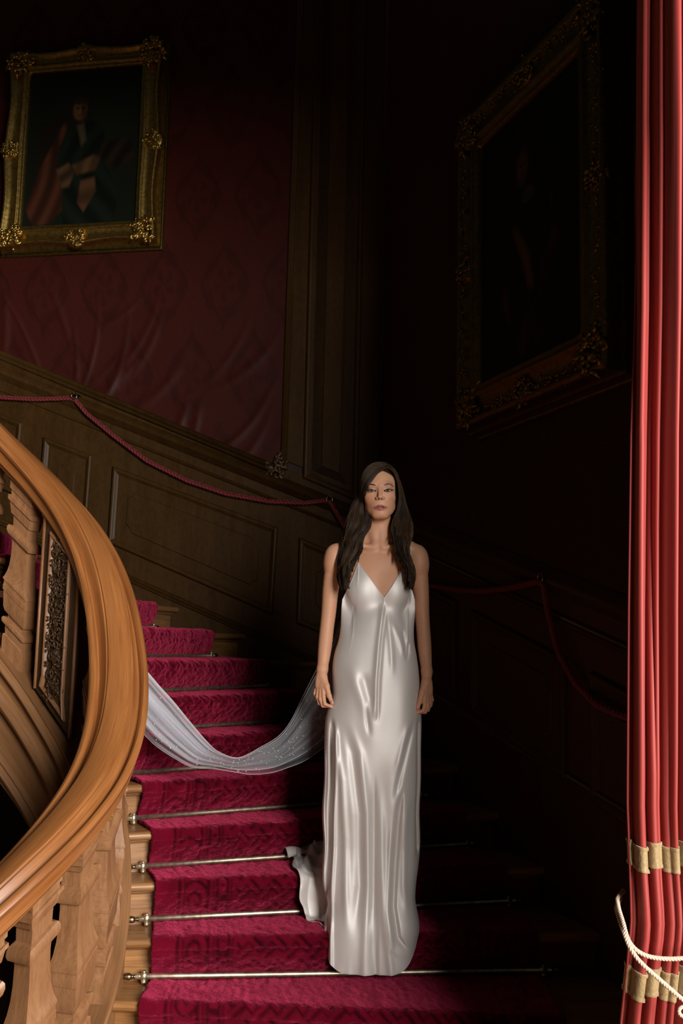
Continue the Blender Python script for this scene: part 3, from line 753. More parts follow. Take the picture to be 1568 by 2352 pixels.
def zslope(k):
    e = 0.05; ds = np.linalg.norm(pol(k + e, RC) - pol(k - e, RC)); return float((zrod(k + e) + hrail(k + e) - zrod(k - e) - hrail(k - e)) / ds)
BPROF = [(0, 1.0), (.035, 1.0), (.037, .90), (.048, .90), (.050, 1.06), (.060, 1.08), (.064, .95), (.085, .84), (.088, .70), (.130, .68), (.136, .92), (.146, 1.02), (.160, 1.04), (.172, .96), (.178, .70), (.20, .68), (.25, .70), (.29, .76), (.32, .86), (.345, 1.0), (.352, 1.06), (.358, 1.06), (.360, 1.00), (.375, 1.00), (.377, 1.04), (.398, 1.04), (.400, .99), (.46, .95), (.475, .86), (.482, .66), (.495, .66), (.500, .92), (.510, 1.0), (.522, .98), (.530, .78), (.560, .76), (.566, .88), (.585, .90), (.640, .90)]
def baluster(k, wr=0.052, wt=0.058):
    c = pol(k, RC); t = tang(k); n = np.array([t[1], -t[0]]); sl = zslope(k)
    ztop = float(zrod(k) + hrail(k)) - 0.078; extra = float(stf(k)) - 0.078 - 0.722 + .004; hs = 1.128 * (1 + min(extra, 0) / .722); extra = max(extra, 0)
    rows = []
    for h, w in BPROF:
        q = []
        for (a, b) in ((1, 1), (1, -1), (-1, -1), (-1, 1)):
            dt = b * wt * w; p = c + n * a * wr * w + t * dt
            # rake follows the flight near top and bottom
            q.append((p[0], p[1], ztop - (h * hs + extra * min(1.0, h / .085)) + sl * dt))
        rows.append(q)
    V = []; Fc = []
    for i in range(4):
        A = np.array([r[i] for r in rows]); B_ = np.array([r[(i + 1) % 4] for r in rows]); m = len(rows); b0 = len(V)
        V += list(A) + list(B_); Fc += [(b0 + q, b0 + q + 1, b0 + m + q + 1, b0 + m + q) for q in range(m - 1)]
    root_o = MB().add(np.array(V), Fc).build('baluster', M_OAK, bal, True)
    md = root_o.modifiers.new('e', 'EDGE_SPLIT'); md.split_angle = math.radians(32)
PIER_K = 5.3
for k in (-7.1, -5.65, -4.2, -2.65, -1.2, 0.25, 1.75, 3.25, 7.5, 9.0, 10.5, 12.0): baluster(k)
# carved pier in the balustrade
def pier(k):
    c = pol(k, RC); t = tang(k); n = np.array([t[1], -t[0]]); sl = zslope(k); half_t = 0.122; dep = 0.070
    def T3(s, z, h): p = c - n * (dep + h) + t * s; return (p[0], p[1], z + sl * s * 0.85)
    ztop = float(zrod(k) + hrail(k)) - 0.075; zbot = ztop - 0.76
    v = []
    for d in (0, -2 * dep):
        for (s, z) in ((-half_t, zbot), (half_t, zbot), (half_t, ztop), (-half_t, ztop)): v.append(T3(s, z, d))
    o = mesh('carved_pier', v, [(0, 1, 2, 3), (7, 6, 5, 4), (0, 4, 5, 1), (1, 5, 6, 2), (2, 6, 7, 3), (3, 7, 4, 0)], M_CARVE, bal, False, [(q[2], q[0]) for q in v])
    mb = MB(); P = np.array([(-.088, zbot + .04), (-.072, zbot + .11), (-.072, ztop - .04), (.072, ztop - .04), (.072, zbot + .11), (.088, zbot + .04)])
    if np.sum(P[:, 0] * np.roll(P[:, 1], -1) - np.roll(P[:, 0], -1) * P[:, 1]) < 0: P = P[::-1]
    ring_moulding(mb, P, [(0, 0), (0, .010), (.006, .016), (.012, .012), (.018, .004), (.02, 0)], T3)
    mb.build('pier_moulding', M_OAK, o)
    mb = MB(); ext = np.append(t, 0.0); nz_ = np.append(-n, 0.0)
    for i, zz in enumerate(np.linspace(zbot + .11, ztop - .09, 7)):
        leafy(mb, T3(0, zz, 0.004), ext, (0, 0, 1), nz_, 0.074, 15, 300 + i, 1.0, .55)
    mb.build('scroll_carving', M_CARVE, o)
    for sx in (-1, 1):
        mb = MB(); mb.add(*tube_geo([T3(sx * half_t, zbot, 0), T3(sx * half_t, (zbot + ztop) / 2, 0), T3(sx * half_t, ztop, 0)], 0.008, 8)); mb.build('corner_bead', M_OAK, o)
pier(PIER_K)

# ------------------------------------------------------------------ wall ropes
def rope_geo(P, r, pitch, seg=5, strands=3, step=0.006):
    P = np.asarray(P, float)
    d = np.concatenate([[0], np.cumsum(np.linalg.norm(np.diff(P, axis=0), axis=1))]); L = d[-1]
    n = int(L / step); s = np.linspace(0, L, n)
    # smooth path
    Q = np.column_stack([np.interp(s, d, P[:, i]) for i in range(3)])
    kx = max(3, int(0.05 / step)) | 1; ker = np.hanning(kx + 2)[1:-1]; ker /= ker.sum()
    pad = kx // 2
    Qp = np.vstack([2 * Q[0] - Q[pad:0:-1], Q, 2 * Q[-1] - Q[-2:-pad - 2:-1]]); Q = np.column_stack([np.convolve(Qp[:, i], ker, 'valid') for i in range(3)])
    T = np.gradient(Q, axis=0); T /= np.linalg.norm(T, axis=1)[:, None]
    x = np.cross(T[0], (0.3, 0.2, 1)); X = np.zeros_like(Q)
    for i in range(len(Q)):
        x = x - T[i] * (x @ T[i]); x /= np.linalg.norm(x); X[i] = x
    Y = np.cross(T, X); out = MB()
    for k in range(strands):
        a = 2 * np.pi * (s / pitch + k / strands)
        C = Q + (np.cos(a)[:, None] * X + np.sin(a)[:, None] * Y) * r * 0.52
        out.add(*tube_geo(C, r * 0.58, seg + 1))
    return out
def sag_path(a, b, sag, n=30, skew=0.5):
    t = np.linspace(0, 1, n); a = np.array(a, float); b = np.array(b, float)
    return a + (b - a) * t[:, None] - np.array([0, 0, 1.0]) * (sag * 4 * t * (1 - t))[:, None]
RB = lambda L: [PB(s, z, 0.055) for s, z in L]
pts = [(3.75, 3.95), (3.45, 3.62), (3.1, 3.40), (2.85, 3.325), (2.581, 3.286), (2.329, 3.266), (2.08, 3.269), (2.04, 3.262), (1.952, 3.166), (1.761, 3.016), (1.512, 2.839), (1.241, 2.709), (.977, 2.622), (.69, 2.571), (.465, 2.561), (.34, 2.576), (.305, 2.57), (.20, 2.40), (.08, 2.25)]
rp = RB(pts)
rp += [PR(s, z, 0.055) for s, z in ((.10, 2.16), (.35, 2.08), (.6, 2.035), (.845, 2.012), (1.153, 1.977), (1.428, 1.957), (1.716, 1.96), (1.94, 1.977), (1.99, 1.965), (2.02, 1.854), (2.104, 1.672), (2.228, 1.553), (2.374, 1.476), (2.538, 1.447), (2.8, 1.43), (3.1, 1.44))]
o = rope_geo(rp, 0.014, 0.075, 5, 3, 0.01).build('wall_rope', M_REDROPE, None)
tag(o, 'twisted dark red rope handrail looped along the oak wainscot from hook to hook', 'rope')
def hook(P, nrm, lab):
    P = np.array(P); nrm = np.array((*nrm, 0.0)); root = empty('rope_hook', tuple(P), label=lab, cat='hook', group='hooks carrying the red wall rope')
    mb = MB(); mb.add(*rev_geo([(.0001, 0), (.028, 0), (.030, .004), (.026, .010), (.012, .014), (.010, .05), (.0001, .052)], P, nrm, 16)); mb.build('rose', M_BLACKIRON, root)
    a = np.linspace(0, 2 * np.pi, 18); x = np.array((0, 0, 1.)); y = np.cross(nrm, x)
    C = P + nrm * 0.052 + 0.020 * (np.cos(a)[:, None] * x + np.sin(a)[:, None] * y) + (0, 0, .004)
    mb = MB(); mb.add(*tube_geo(C, 0.006, 8)); mb.build('ring', M_DKBRASS, root)
hook(PB(2.04, 3.275, .012), -NB, 'dark hook with ring at the far left, where the rope starts its long slope')
hook(PB(.305, 2.58, .012), -NB, 'small dark hook just left of the bride\'s hair, holding the wall rope')
hook(PR(1.98, 1.985, .012), -NR, 'small brass-glinting hook on the shadowed right wall, left of the curtain')

# ------------------------------------------------------------------ curtain
def curtain():
    root = empty('curtain', (1.1, 2.42, 0), label='tall red curtain with gold braid bands, hanging at the right edge', cat='curtain')
    # folds: (x centre at three heights, depth towards camera); path across the curtain
    nz_ = 150; z = np.linspace(0.02, 4.9, nz_); nu = 260; u = np.linspace(0, 1, nu)
    zt = 1.05                                              # height of the tie
    left = np.interp(z, [0, .5, .84, .965, 1.013, 1.051, 1.08, 1.178, 1.327, 1.788, 2.218, 2.554, 3.022, 3.387, 4.9], [.60, .635, .658, .674, .679, .685, .686, .684, .681, .692, .705, .721, .738, .747, .79])
    right = np.full(nz_, 1.55)
    V = np.zeros((nz_, nu, 3))
    cen = np.array([0.0, .036, .072, .112, .158, .212, .28, .36, .46, .58, .71, .85, 1.0])
    for i in range(nz_):
        w = np.interp(u, np.linspace(0, 1, len(cen)), cen)
        ph = u * (len(cen) - 1) * 2 * np.pi * 0.92 + 0.5
        amp = np.interp(w, [0, .05, .16, .4], [.030, .036, .048, .06]) * (1 - 0.35 * math.exp(-((z[i] - zt) / .22) ** 2))
        drift = 0.6 * math.sin(z[i] * 0.75 + 0.4) + .25 * math.sin(z[i] * 1.9)
        f = np.cos(ph + drift * u * 2.2); f = np.sign(f) * np.abs(f) ** 0.75
        f2 = 0.28 * np.sin(ph * 2.3 + z[i] * 0.9) + .12 * np.sin(ph * 4.1 - z[i] * .6)
        x = left[i] + (right[i] - left[i]) * w + 0.006 * np.sin(ph + 1.0 + drift) * (u > .02)
        y = 2.42 - amp * (f + f2) + 0.05 * u - 0.02 * math.exp(-((z[i] - zt) / .12) ** 2)
        y = y + 0.04 * np.clip(0.04 - u, 0, 1) / 0.04 + 0.15 * np.clip(1 - w / .10, 0, 1) * np.clip((z[i] - 2.2) / .9, 0, 1) + .060 * np.exp(-((w - .062) / .022) ** 2) * np.clip((z[i] - 1.4) / .6, 0, 1)
        x = x + .29 * np.clip(y - 2.40, 0, 1) * np.clip(1 - w / .14, 0, 1)
        V[i] = np.column_stack([x, y, np.full(nu, z[i])])
    F0 = grid_faces(nz_, nu)
    o = mesh('curtain_cloth', V.reshape(-1, 3), F0, M_CURTAIN, root, True)
    md = o.modifiers.new('s', 'SOLIDIFY'); md.thickness = 0.004
    for z0, z1 in ((0.903, 0.965), (1.185, 1.242)):
        n = 22; zz = np.linspace(z0, z1, n); B = np.zeros((n, nu, 3))
        tg = np.gradient(V[int(z0 / 4.88 * 149)], axis=0); NRM = np.stack([-tg[:, 1], tg[:, 0], 0 * u], 1); NRM /= np.linalg.norm(NRM, axis=1)[:, None] + 1e-9; NRM *= np.sign(NRM[:, 1].mean())
        for k in range(n):
            t = np.interp(zz[k], z, np.arange(nz_)); a = int(t); fr = t - a
            B[k] = V[a] * (1 - fr) + V[a + 1] * fr; B[k] -= NRM * (0.0032 + 0.0015 * ((k < 3) | (k > n - 4)) * (1 + np.sin(u * 900)))[:, None]
            B[k][:, 2] = zz[k] + 0.006 * np.sin(u * 40 + 1) - (.03 * np.clip(.06 - u, 0, 1) if z0 < 1 else 0)
        m = mesh('braid_band', B.reshape(-1, 3), grid_faces(n, nu), M_BRAID, root, True)
        md = m.modifiers.new('s', 'SOLIDIFY'); md.thickness = 0.003
    return V, z
CV, CZ = curtain()
tp = [(.700, 2.50, 1.115), (.672, 2.46, 1.105), (.660, 2.40, 1.095), (.655, 2.345, 1.078), (.653, 2.32, 1.063), (.657, 2.31, 1.047), (.669, 2.306, 1.034), (.686, 2.305, 1.024), (.706, 2.305, 1.019), (.729, 2.305, 1.017), (.753, 2.305, 1.017), (.775, 2.305, 1.019), (.816, 2.30, 1.028), (.884, 2.29, 1.048), (1.0, 2.29, 1.07), (1.2, 2.30, 1.09)]
tq = [(.690, 2.49, 1.10), (.664, 2.44, 1.09), (.654, 2.37, 1.078), (.650, 2.32, 1.062), (.654, 2.30, 1.042), (.665, 2.292, 1.024), (.681, 2.288, 1.007), (.697, 2.286, .994), (.715, 2.286, .979), (.731, 2.286, .966), (.751, 2.286, .949), (.768, 2.286, .936), (.808, 2.28, .915), (.87, 2.275, .895), (1.0, 2.28, .88)]
tb = empty('curtain_tieback', (.9, 2.33, .7), label='twisted cream cord looped twice round the red curtain, with a knot', cat='tieback')
for nm, q in (('cord_loop', tp), ('cord_loop', tq)):
    rope_geo(q, 0.0050, 0.021, 5, 3, 0.003).build(nm, M_CORD, tb)
a = np.linspace(0, 1.6 * np.pi, 16)
rope_geo([(.764 + .013 * math.cos(q), 2.284, .915 + .013 * math.sin(q)) for q in a], 0.0042, 0.02, 5, 3, 0.003).build('cord_knot', M_CORD, tb)
#WOMAN
# ------------------------------------------------------------------ the bride
WX, WY, WZ = 0.150, 3.95, 0.636                        # where she stands, on the tread
def B2W(p): p = np.asarray(p, float); return np.stack([p[..., 0] + WX, WY - p[..., 1], p[..., 2] + WZ], -1)
def rotm(ax, a):
    c, s = math.cos(a), math.sin(a)
    return np.array({'x': [[1, 0, 0], [0, c, -s], [0, s, c]], 'y': [[c, 0, s], [0, 1, 0], [-s, 0, c]], 'z': [[c, -s, 0], [s, c, 0], [0, 0, 1]]}[ax])
HO = np.array([0.002, 0.012, 1.6565])                    # between the eyes, inside the head
HR = rotm('z', math.radians(2.5)) @ rotm('y', math.radians(-2.0)) @ rotm('x', math.radians(2.0))
def h2b(p): return HO + np.asarray(p, float) @ HR.T
def b2h(p): return (np.asarray(p, float) - HO) @ HR

class SDF:
    def __init__(s): s.p = []
    def ell(s, c, r, k=0.02, op='u', R=None): s.p.append(('e', op, k, np.array(c, float), np.array(r, float), R, np.array(c, float), max(r)))
    def cap(s, a, b, ra, rb, k=0.015, op='u'):
        a = np.array(a, float); b = np.array(b, float); s.p.append(('c', op, k, a, b, (ra, rb), (a + b) / 2, np.linalg.norm(b - a) / 2 + max(ra, rb)))
    def eval(s, P, c, Rb):
        d = np.full(len(P), 1.0); any_ = False
        for q in s.p:
            if np.linalg.norm(q[6] - c) - q[7] > Rb + 0.035: continue
            if q[0] == 'e':
                x = P - q[3]
                if q[5] is not None: x = x @ q[5]
                r = q[4]; k0 = np.linalg.norm(x / r, axis=1); k1 = np.linalg.norm(x / (r * r), axis=1) + 1e-9; e = k0 * (k0 - 1) / k1
            elif q[0] == 'c':
                ab = q[4] - q[3]; t = np.clip(((P - q[3]) @ ab) / (ab @ ab), 0, 1); e = np.linalg.norm(P - q[3] - t[:, None] * ab, axis=1) - (q[5][0] + (q[5][1] - q[5][0]) * t)
            else:
                e = q[3](P)
            k = q[2]
            if q[1] == 'u':
                h = np.clip(0.5 + 0.5 * (d - e) / k, 0, 1); d = d * (1 - h) + e * h - k * h * (1 - h); any_ = True
            else:
                h = np.clip(0.5 - 0.5 * (d + e) / k, 0, 1); d = d * (1 - h) - e * h + k * h * (1 - h)
        return d
    def fn(s, f, c, R, k, op): s.p.append(('f', op, k, f, None, None, np.array(c, float), R))

def surface_nets(val, org, h):
    s = val < 0
    nx, ny, nz = val.shape
    c = np.zeros((nx - 1, ny - 1, nz - 1), np.uint8)
    for i in (0, 1):
        for j in (0, 1):
            for k in (0, 1): c += s[i:nx - 1 + i, j:ny - 1 + j, k:nz - 1 + k]
    act = (c > 0) & (c < 8); idx = np.argwhere(act); N = len(idx)
    num = np.full(act.shape, -1, np.int32); num[act] = np.arange(N)
    acc = np.zeros((N, 3)); cnt = np.zeros(N)
    corner = [(i, j, k) for i in (0, 1) for j in (0, 1) for k in (0, 1)]
    cv = {q: val[idx[:, 0] + q[0], idx[:, 1] + q[1], idx[:, 2] + q[2]] for q in corner}
    for q in corner:
        for ax in range(3):
            if q[ax] == 0:
                w = list(q); w[ax] = 1; w = tuple(w); a, b = cv[q], cv[w]; m = (a < 0) != (b < 0)
                t = np.where(m, a / np.where(m, a - b, 1), 0)
                p = np.tile(np.array(q, float), (N, 1)); p[:, ax] += t; acc[m] += p[m]; cnt[m] += 1
    V = org + (idx + acc / cnt[:, None]) * h
    Fs = []
    for ax in range(3):
        sl0 = [slice(None)] * 3; sl1 = [slice(None)] * 3; sl0[ax] = slice(0, -1); sl1[ax] = slice(1, None)
        ch = s[tuple(sl0)] != s[tuple(sl1)]; e = np.argwhere(ch); o1, o2 = [(1, 2), (2, 0), (0, 1)][ax]
        ok = (e[:, o1] > 0) & (e[:, o2] > 0) & (e[:, o1] < val.shape[o1] - 1) & (e[:, o2] < val.shape[o2] - 1); e = e[ok]
        inside = s[e[:, 0], e[:, 1], e[:, 2]]
        def g(a, b):
            q = e.copy(); q[:, o1] -= a; q[:, o2] -= b; return num[q[:, 0], q[:, 1], q[:, 2]]
        f = np.stack([g(1, 1), g(0, 1), g(0, 0), g(1, 0)], 1)
        f[~inside] = f[~inside][:, ::-1]; Fs.append(f)
    Fq = np.concatenate(Fs); return V, Fq[(Fq >= 0).all(1)]

def polygonise(sdf, lo, hi, h, nb=16):
    lo = np.array(lo, float); n = np.ceil((np.array(hi) - lo) / h / nb).astype(int)
    val = np.full(tuple(n * nb + 1), 1.0, np.float32); Rb = h * nb * 0.5 * 1.7321
    g = np.arange(nb + 1); G = np.stack(np.meshgrid(g, g, g, indexing='ij'), -1).reshape(-1, 3)
    for i in range(n[0]):
        for j in range(n[1]):
            for k in range(n[2]):
                o = np.array((i, j, k)) * nb; c = lo + (o + nb / 2) * h
                d0 = sdf.eval(c[None], c, Rb)[0]
                if abs(d0) > Rb * 1.5 + 0.012:
                    if d0 < 0: val[o[0]:o[0] + nb + 1, o[1]:o[1] + nb + 1, o[2]:o[2] + nb + 1] = -1
                    continue
                val[o[0]:o[0] + nb + 1, o[1]:o[1] + nb + 1, o[2]:o[2] + nb + 1] = sdf.eval(lo + (G + o) * h, c, Rb).reshape(nb + 1, nb + 1, nb + 1)
    return surface_nets(val, lo, h)

def build_sdf():
    D = SDF(); H = h2b
    def E(c, r, k=0.02, op='u'): D.ell(H(c), r, k, op, HR)
    def C(a, b, ra, rb, k=0.015, op='u'): D.cap(H(a), H(b), ra, rb, k, op)
    # torso and limbs
    D.cap((0, -.012, 1.60), (0, -.032, 1.45), .0405, .047, .02)
    D.ell((0, -.035, 1.33), (.138, .082, .135), None or .03)
    D.ell((0, -.015, 1.12), (.108, .075, .13), .05)
    D.ell((0, -.02, .95), (.145, .092, .125), .06)
    for s in (-1, 1):
        D.cap((s * .02, -.035, 1.50), (s * .150, -.035, 1.428), .036, .029, .03)
        D.ell((s * .064, .016, 1.262), (.055, .040, .064), .05)
        D.cap((s * .020, .022, 1.436), (s * .075, .022, 1.443), .0085, .0075, .022)
        D.cap((s * .075, .022, 1.443), (s * .140, -.012, 1.436), .0075, .010, .022)
        D.cap((s * .034, -.018, 1.575), (s * .012, .016, 1.452), .010, .007, .022)
        ax = lambda x: x if s < 0 else -x * .925
        sh = (ax(-.170), -.028, 1.402); P = [sh, (ax(-.188), -.034, 1.28), (ax(-.192), -.034, 1.18), (ax(-.199), -.028, 1.115), (ax(-.204), -.012, 1.04), (ax(-.212), .012, .955)]
        R = [.038, .0325, .0295, .0275, .0280, .0200]
        tt = np.linspace(0, 5, 23); PP = np.array(P); RR = np.array(R); ww = np.linspace(-.5, .5, 9)
        PS = np.stack([np.mean([np.interp(np.clip(tt + q_, 0, 5), range(6), PP[:, c]) for q_ in ww], axis=0) for c in range(3)], 1); RS_ = np.mean([np.interp(np.clip(tt + q_, 0, 5), range(6), RR) for q_ in ww], axis=0)
        PS[0] = PP[0]; PS[-1] = PP[-1]
        for i in range(22): D.cap(PS[i], PS[i + 1], RS_[i], RS_[i + 1], .018 if i < 2 else .0015)
        D.ell((ax(-.176), -.028, 1.392), (.037, .042, .056), .022)
        dz = 0 if s < 0 else -.016
        def q(x, y, z): return (ax(x) + (0 if s < 0 else -.003), y, z + dz)
        D.cap(P[5], q(-.214, .018, .935), .0205, .020, .012)
        D.ell(q(-.216, .026, .907), (.021, .0135, .036), .012); D.cap(q(-.222, .02, .925), q(-.226, .022, .890), .013, .0125, .010); D.cap(q(-.208, .026, .925), q(-.208, .036, .890), .013, .0125, .010)
        fg = {'index': [(-.2065, .038, .888), (-.204, .050, .850), (-.199, .054, .824), (-.173, .054, .814)],
              'middle': [(-.2150, .032, .886), (-.2165, .045, .843), (-.207, .043, .817), (-.186, .040, .815)],
              'ring': [(-.2240, .024, .888), (-.2285, .034, .850), (-.220, .030, .824), (-.200, .027, .820)],
              'little': [(-.2320, .013, .892), (-.2385, .020, .862), (-.233, .017, .840), (-.217, .015, .832)]}
        rr = {'index': (.0088, .0080, .0072, .0062), 'middle': (.0090, .0080, .0072, .0064), 'ring': (.0086, .0076, .0068, .0060), 'little': (.0076, .0068, .0060, .0054)}
        for nme, pl in fg.items():
            r = rr[nme]
            D.cap(q(-.216, .024, .915), q(*pl[0]), .010, r[0], .006)
            for i in range(3): D.cap(q(*pl[i]), q(*pl[i + 1]), r[i], r[i + 1], .0025)
        th = [(-.210, .028, .932), (-.193, .045, .892), (-.183, .054, .856), (-.171, .058, .828)]
        for i, (a, b) in enumerate(((.014, .0115), (.0105, .0092), (.0092, .0070))): D.cap(q(*th[i]), q(*th[i + 1]), a, b, .005 if i else .010)
        # leg, foot with raised heel
        D.cap((s * .075, -.01, .90), (s * .062, 0, .50), .078, .048, .03); D.cap((s * .062, 0, .50), (s * .058, -.03, .13), .046, .030, .02)
        D.cap((s * .058, -.035, .10), (s * .062, .050, .028), .028, .020, .02)
    # ---- head
    E((0, -.020, .040), (.071, .088, .080), .02)
    E((0, .020, -.012), (.0615, .062, .078), .03)
    E((0, .030, -.062), (.048, .046, .046), .03)
    E((0, .062, -.096), (.021, .018, .016), .022)
    for s in (-1, 1):
        C((s * .050, -.005, -.050), (s * .018, .055, -.097), .014, .012, .02)
        E((s * .041, .050, -.026), (.020, .020, .017), .02)
        E((s * .029, .068, .019), (.020, .010, .008), .014)
        E((s * .067, -.012, -.012), (.006, .016, .028), .006)
    for s in (-1, 1): E((s * .0315, .094, -.005), (.0185, .016, .0130), .014, 's')
    C((0, .076, .010), (0, .0935, -.026), .0070, .0078, .010)
    E((0, .0965, -.0335), (.0092, .0095, .0078), .006)
    for s in (-1, 1):
        E((s * .0115, .0870, -.0370), (.0062, .0085, .0062), .005)
    E((0, .0850, -.0415), (.008, .008, .003), .004)
    for s in (-1, 1): E((s * .0064, .0925, -.0425), (.0038, .0050, .0042), .0012, 's')
    # muzzle and lips
    E((0, .060, -.062), (.028, .024, .022), .018)
    for s in (-1, 1):
        C((s * .0275, .0712, -.0712), (s * .0150, .0800, -.0678), .0018, .0031, .003)
        C((s * .0150, .0800, -.0678), (s * .0052, .0846, -.0660), .0031, .0034, .002)
        C((s * .0052, .0846, -.0660), (0, .0842, -.0668), .0034, .0032, .002)
        C((s * .0265, .0714, -.0722), (s * .0130, .0786, -.0790), .0020, .0042, .003)
        C((s * .0130, .0786, -.0790), (0, .0822, -.0808), .0042, .0050, .003)
    E((0, .0860, -.0728), (.0195, .0120, .0027), .0012, 's')
    # eyelids
    for s in (-1, 1):
        ce = np.array((s * .0315, .0650, -.0058))
        D.ell(H(ce), (.0152, .0152, .0140), .004, 'u', HR)
        def slit(P, ce=ce, s=s):
            q = b2h(P) - ce; x = q[:, 0] / .0150; w = np.clip(1 - x * x, 0, 1)
            zt = .0031 * w ** .8 + .0005; zb = -.0037 * w
            z = q[:, 2] - 0.0014 * s * x
            return np.maximum(np.maximum(z - zt, zb - z), np.maximum(np.abs(q[:, 0]) - .0142, -q[:, 1]))
        D.fn(slit, H(ce), .02, .0010, 's')
    return D
BODY = build_sdf()
bride = empty('person', (WX, WY, WZ), label='woman with long dark wavy hair standing in a white satin slip gown on red stairs', cat='person')

def body_mesh():
    V, Fc = polygonise(BODY, (-.262, -.15, .0), (.250, .155, 1.80), 0.0020)
    hp = b2h(V)
    x, y, z = hp.T
    col = np.tile(np.array((0.63, 0.325, 0.195)), (len(V), 1))
    mott = np.sin(V[:, 0] * 90) * np.sin(V[:, 2] * 70 + 1) * np.sin(V[:, 1] * 80); col *= (1 + 0.03 * mott)[:, None]
    def mixc(w, c):
        w = np.clip(w, 0, 1)[:, None]; col[:] = col * (1 - w) + np.array(c) * w
    head = z > -.14
    sm = lambda a, b, t: np.clip((t - a) / (b - a), 0, 1)
    for s in (-1, 1):
        # blush, shadow, liner, brow
        mixc(head * (y > .02) * .5 * np.exp(-(((x - s * .045) / .016) ** 2 + ((z + .033) / .014) ** 2)), (.46, .15, .10))
        ex = x - s * .0315; ez = z + .0058
        mixc(head * (y > .05) * .55 * np.exp(-((ex / .018) ** 2 + ((ez - .010) / .0075) ** 2)), (.30, .105, .07))
        mixc(head * (y > .06) * .85 * np.exp(-(((ex + s * .003) / .009) ** 2 + ((ez - .0070) / .0022) ** 2)), (.75, .55, .46))
        xx = np.clip(ex / .0150, -1, 1); lid = .0034 * (1 - xx * xx) ** .8 + .0014 * s * xx + .0012
        d = np.abs(ez - lid); mixc((y > .05) * (np.abs(ex) < .0165) * sm(.0032, .0020, d), (.008, .006, .005))
        wing = np.abs(ez - (.0026 + .40 * (s * ex - .014))); mixc((y > .040) * (s * ex > .011) * (s * ex < .0225) * sm(.0030, .0014, wing), (.012, .008, .006))
        lidb = -.0040 * (1 - xx * xx) + .0012 * s * xx - .0010
        mixc((y > .05) * (np.abs(ex) < .0160) * .85 * sm(.0022, .0010, np.abs(ez - lidb)), (.03, .016, .012))
        bz = .0225 + .0052 * np.clip(1 - ((s * ex - .003) / .018) ** 2, -1, 1) - .0020
        th = (.0033 - .0019 * sm(.002, .020, s * ex)) * (.35 + .65 * sm(-.0165, -.009, s * ex))
        mixc((y > .04) * (s * ex > -.0165) * (s * ex < .0225) * .95 * sm(th + .0010, th - .0006, np.abs(ez - bz)), (.022, .011, .006))
        # side of nose
        mixc((y > .07) * .35 * np.exp(-(((x - s * .0165) / .003) ** 2 + ((z + .036) / .006) ** 2)), (.25, .10, .06))
    # lips
    xl = np.clip(np.abs(x) / .0285, 0, 1)
    zu = -.0718 + .0092 * (1 - xl ** 1.6) - .0014 * np.exp(-(x / .003) ** 2); zd = -.0723 - .0132 * (1 - xl ** 2.0)
    m = (y > .06) * (np.abs(x) < .0292) * sm(-.0008, .0008, zu - z) * sm(-.0008, .0008, z - zd)
    mixc(m, (.36, .105, .085)); mixc(m * (z < -.0765) * .35 * np.exp(-(x / .009) ** 2), (.62, .26, .22))
    mixc((y > .05) * np.exp(-(((np.abs(x)) / .019) ** 2 + ((z + .0728) / .0016) ** 2)) * (y < .080), (.03, .008, .008))
    mixc((y > .075) * .95 * np.exp(-(((np.abs(x) - .0064) / .0030) ** 4 + ((z + .0420) / .0028) ** 4)), (.03, .010, .007))
    # scalp
    hl = np.where(y > 0, .078 - .55 * np.abs(x) ** 1.15 - 0.2 * np.clip(.06 - y, 0, 1), -.05)
    mixc(sm(0, .006, z - hl) * head, (.02, .011, .006)); mixc(((np.abs(x) > .060) | (y < -.01)) * (z > -.09) * 1.0, (.02, .011, .006))
    Vw = B2W(V)
    return mesh('body', Vw, Fc[:, ::-1], M_SKIN, bride, True, None, col)

def skin_mat():
    m, nt, b = mat('skin'); L = nt.links.new
    a = nd(nt, 'ShaderNodeVertexColor', layer_name='Col'); L(a.outputs[0], b.inputs['Base Color'])
    b.inputs['Roughness'].default_value = 0.52; b.inputs['Subsurface Weight'].default_value = 0.12
    b.inputs['Subsurface Radius'].default_value = (0.010, 0.004, 0.002); b.inputs['Subsurface Scale'].default_value = 0.6
    b.inputs['Specular IOR Level'].default_value = 0.4
    tc = nd(nt, 'ShaderNodeTexCoord'); n = nd(nt, 'ShaderNodeTexNoise', Scale=420.0, Detail=2.0); L(tc.outputs['Object'], n.inputs['Vector']); bump(nt, b, n.outputs[0], 0.08, 0.002)
    return m
M_SKIN = skin_mat()
body_mesh()
M_EYE = vcol('eye_surface', 0.08, spec=0.6)
M_NAIL = cloth('rosy_nail_varnish', (0.52, 0.16, 0.14), 0.12, 0, bs=0)
M_LASH = cloth('black_lashes', (.008, .006, .005), .5, 0, bs=0)
M_TEETH = cloth('teeth_white', (0.62, 0.55, 0.48), 0.25, 0, bs=0)
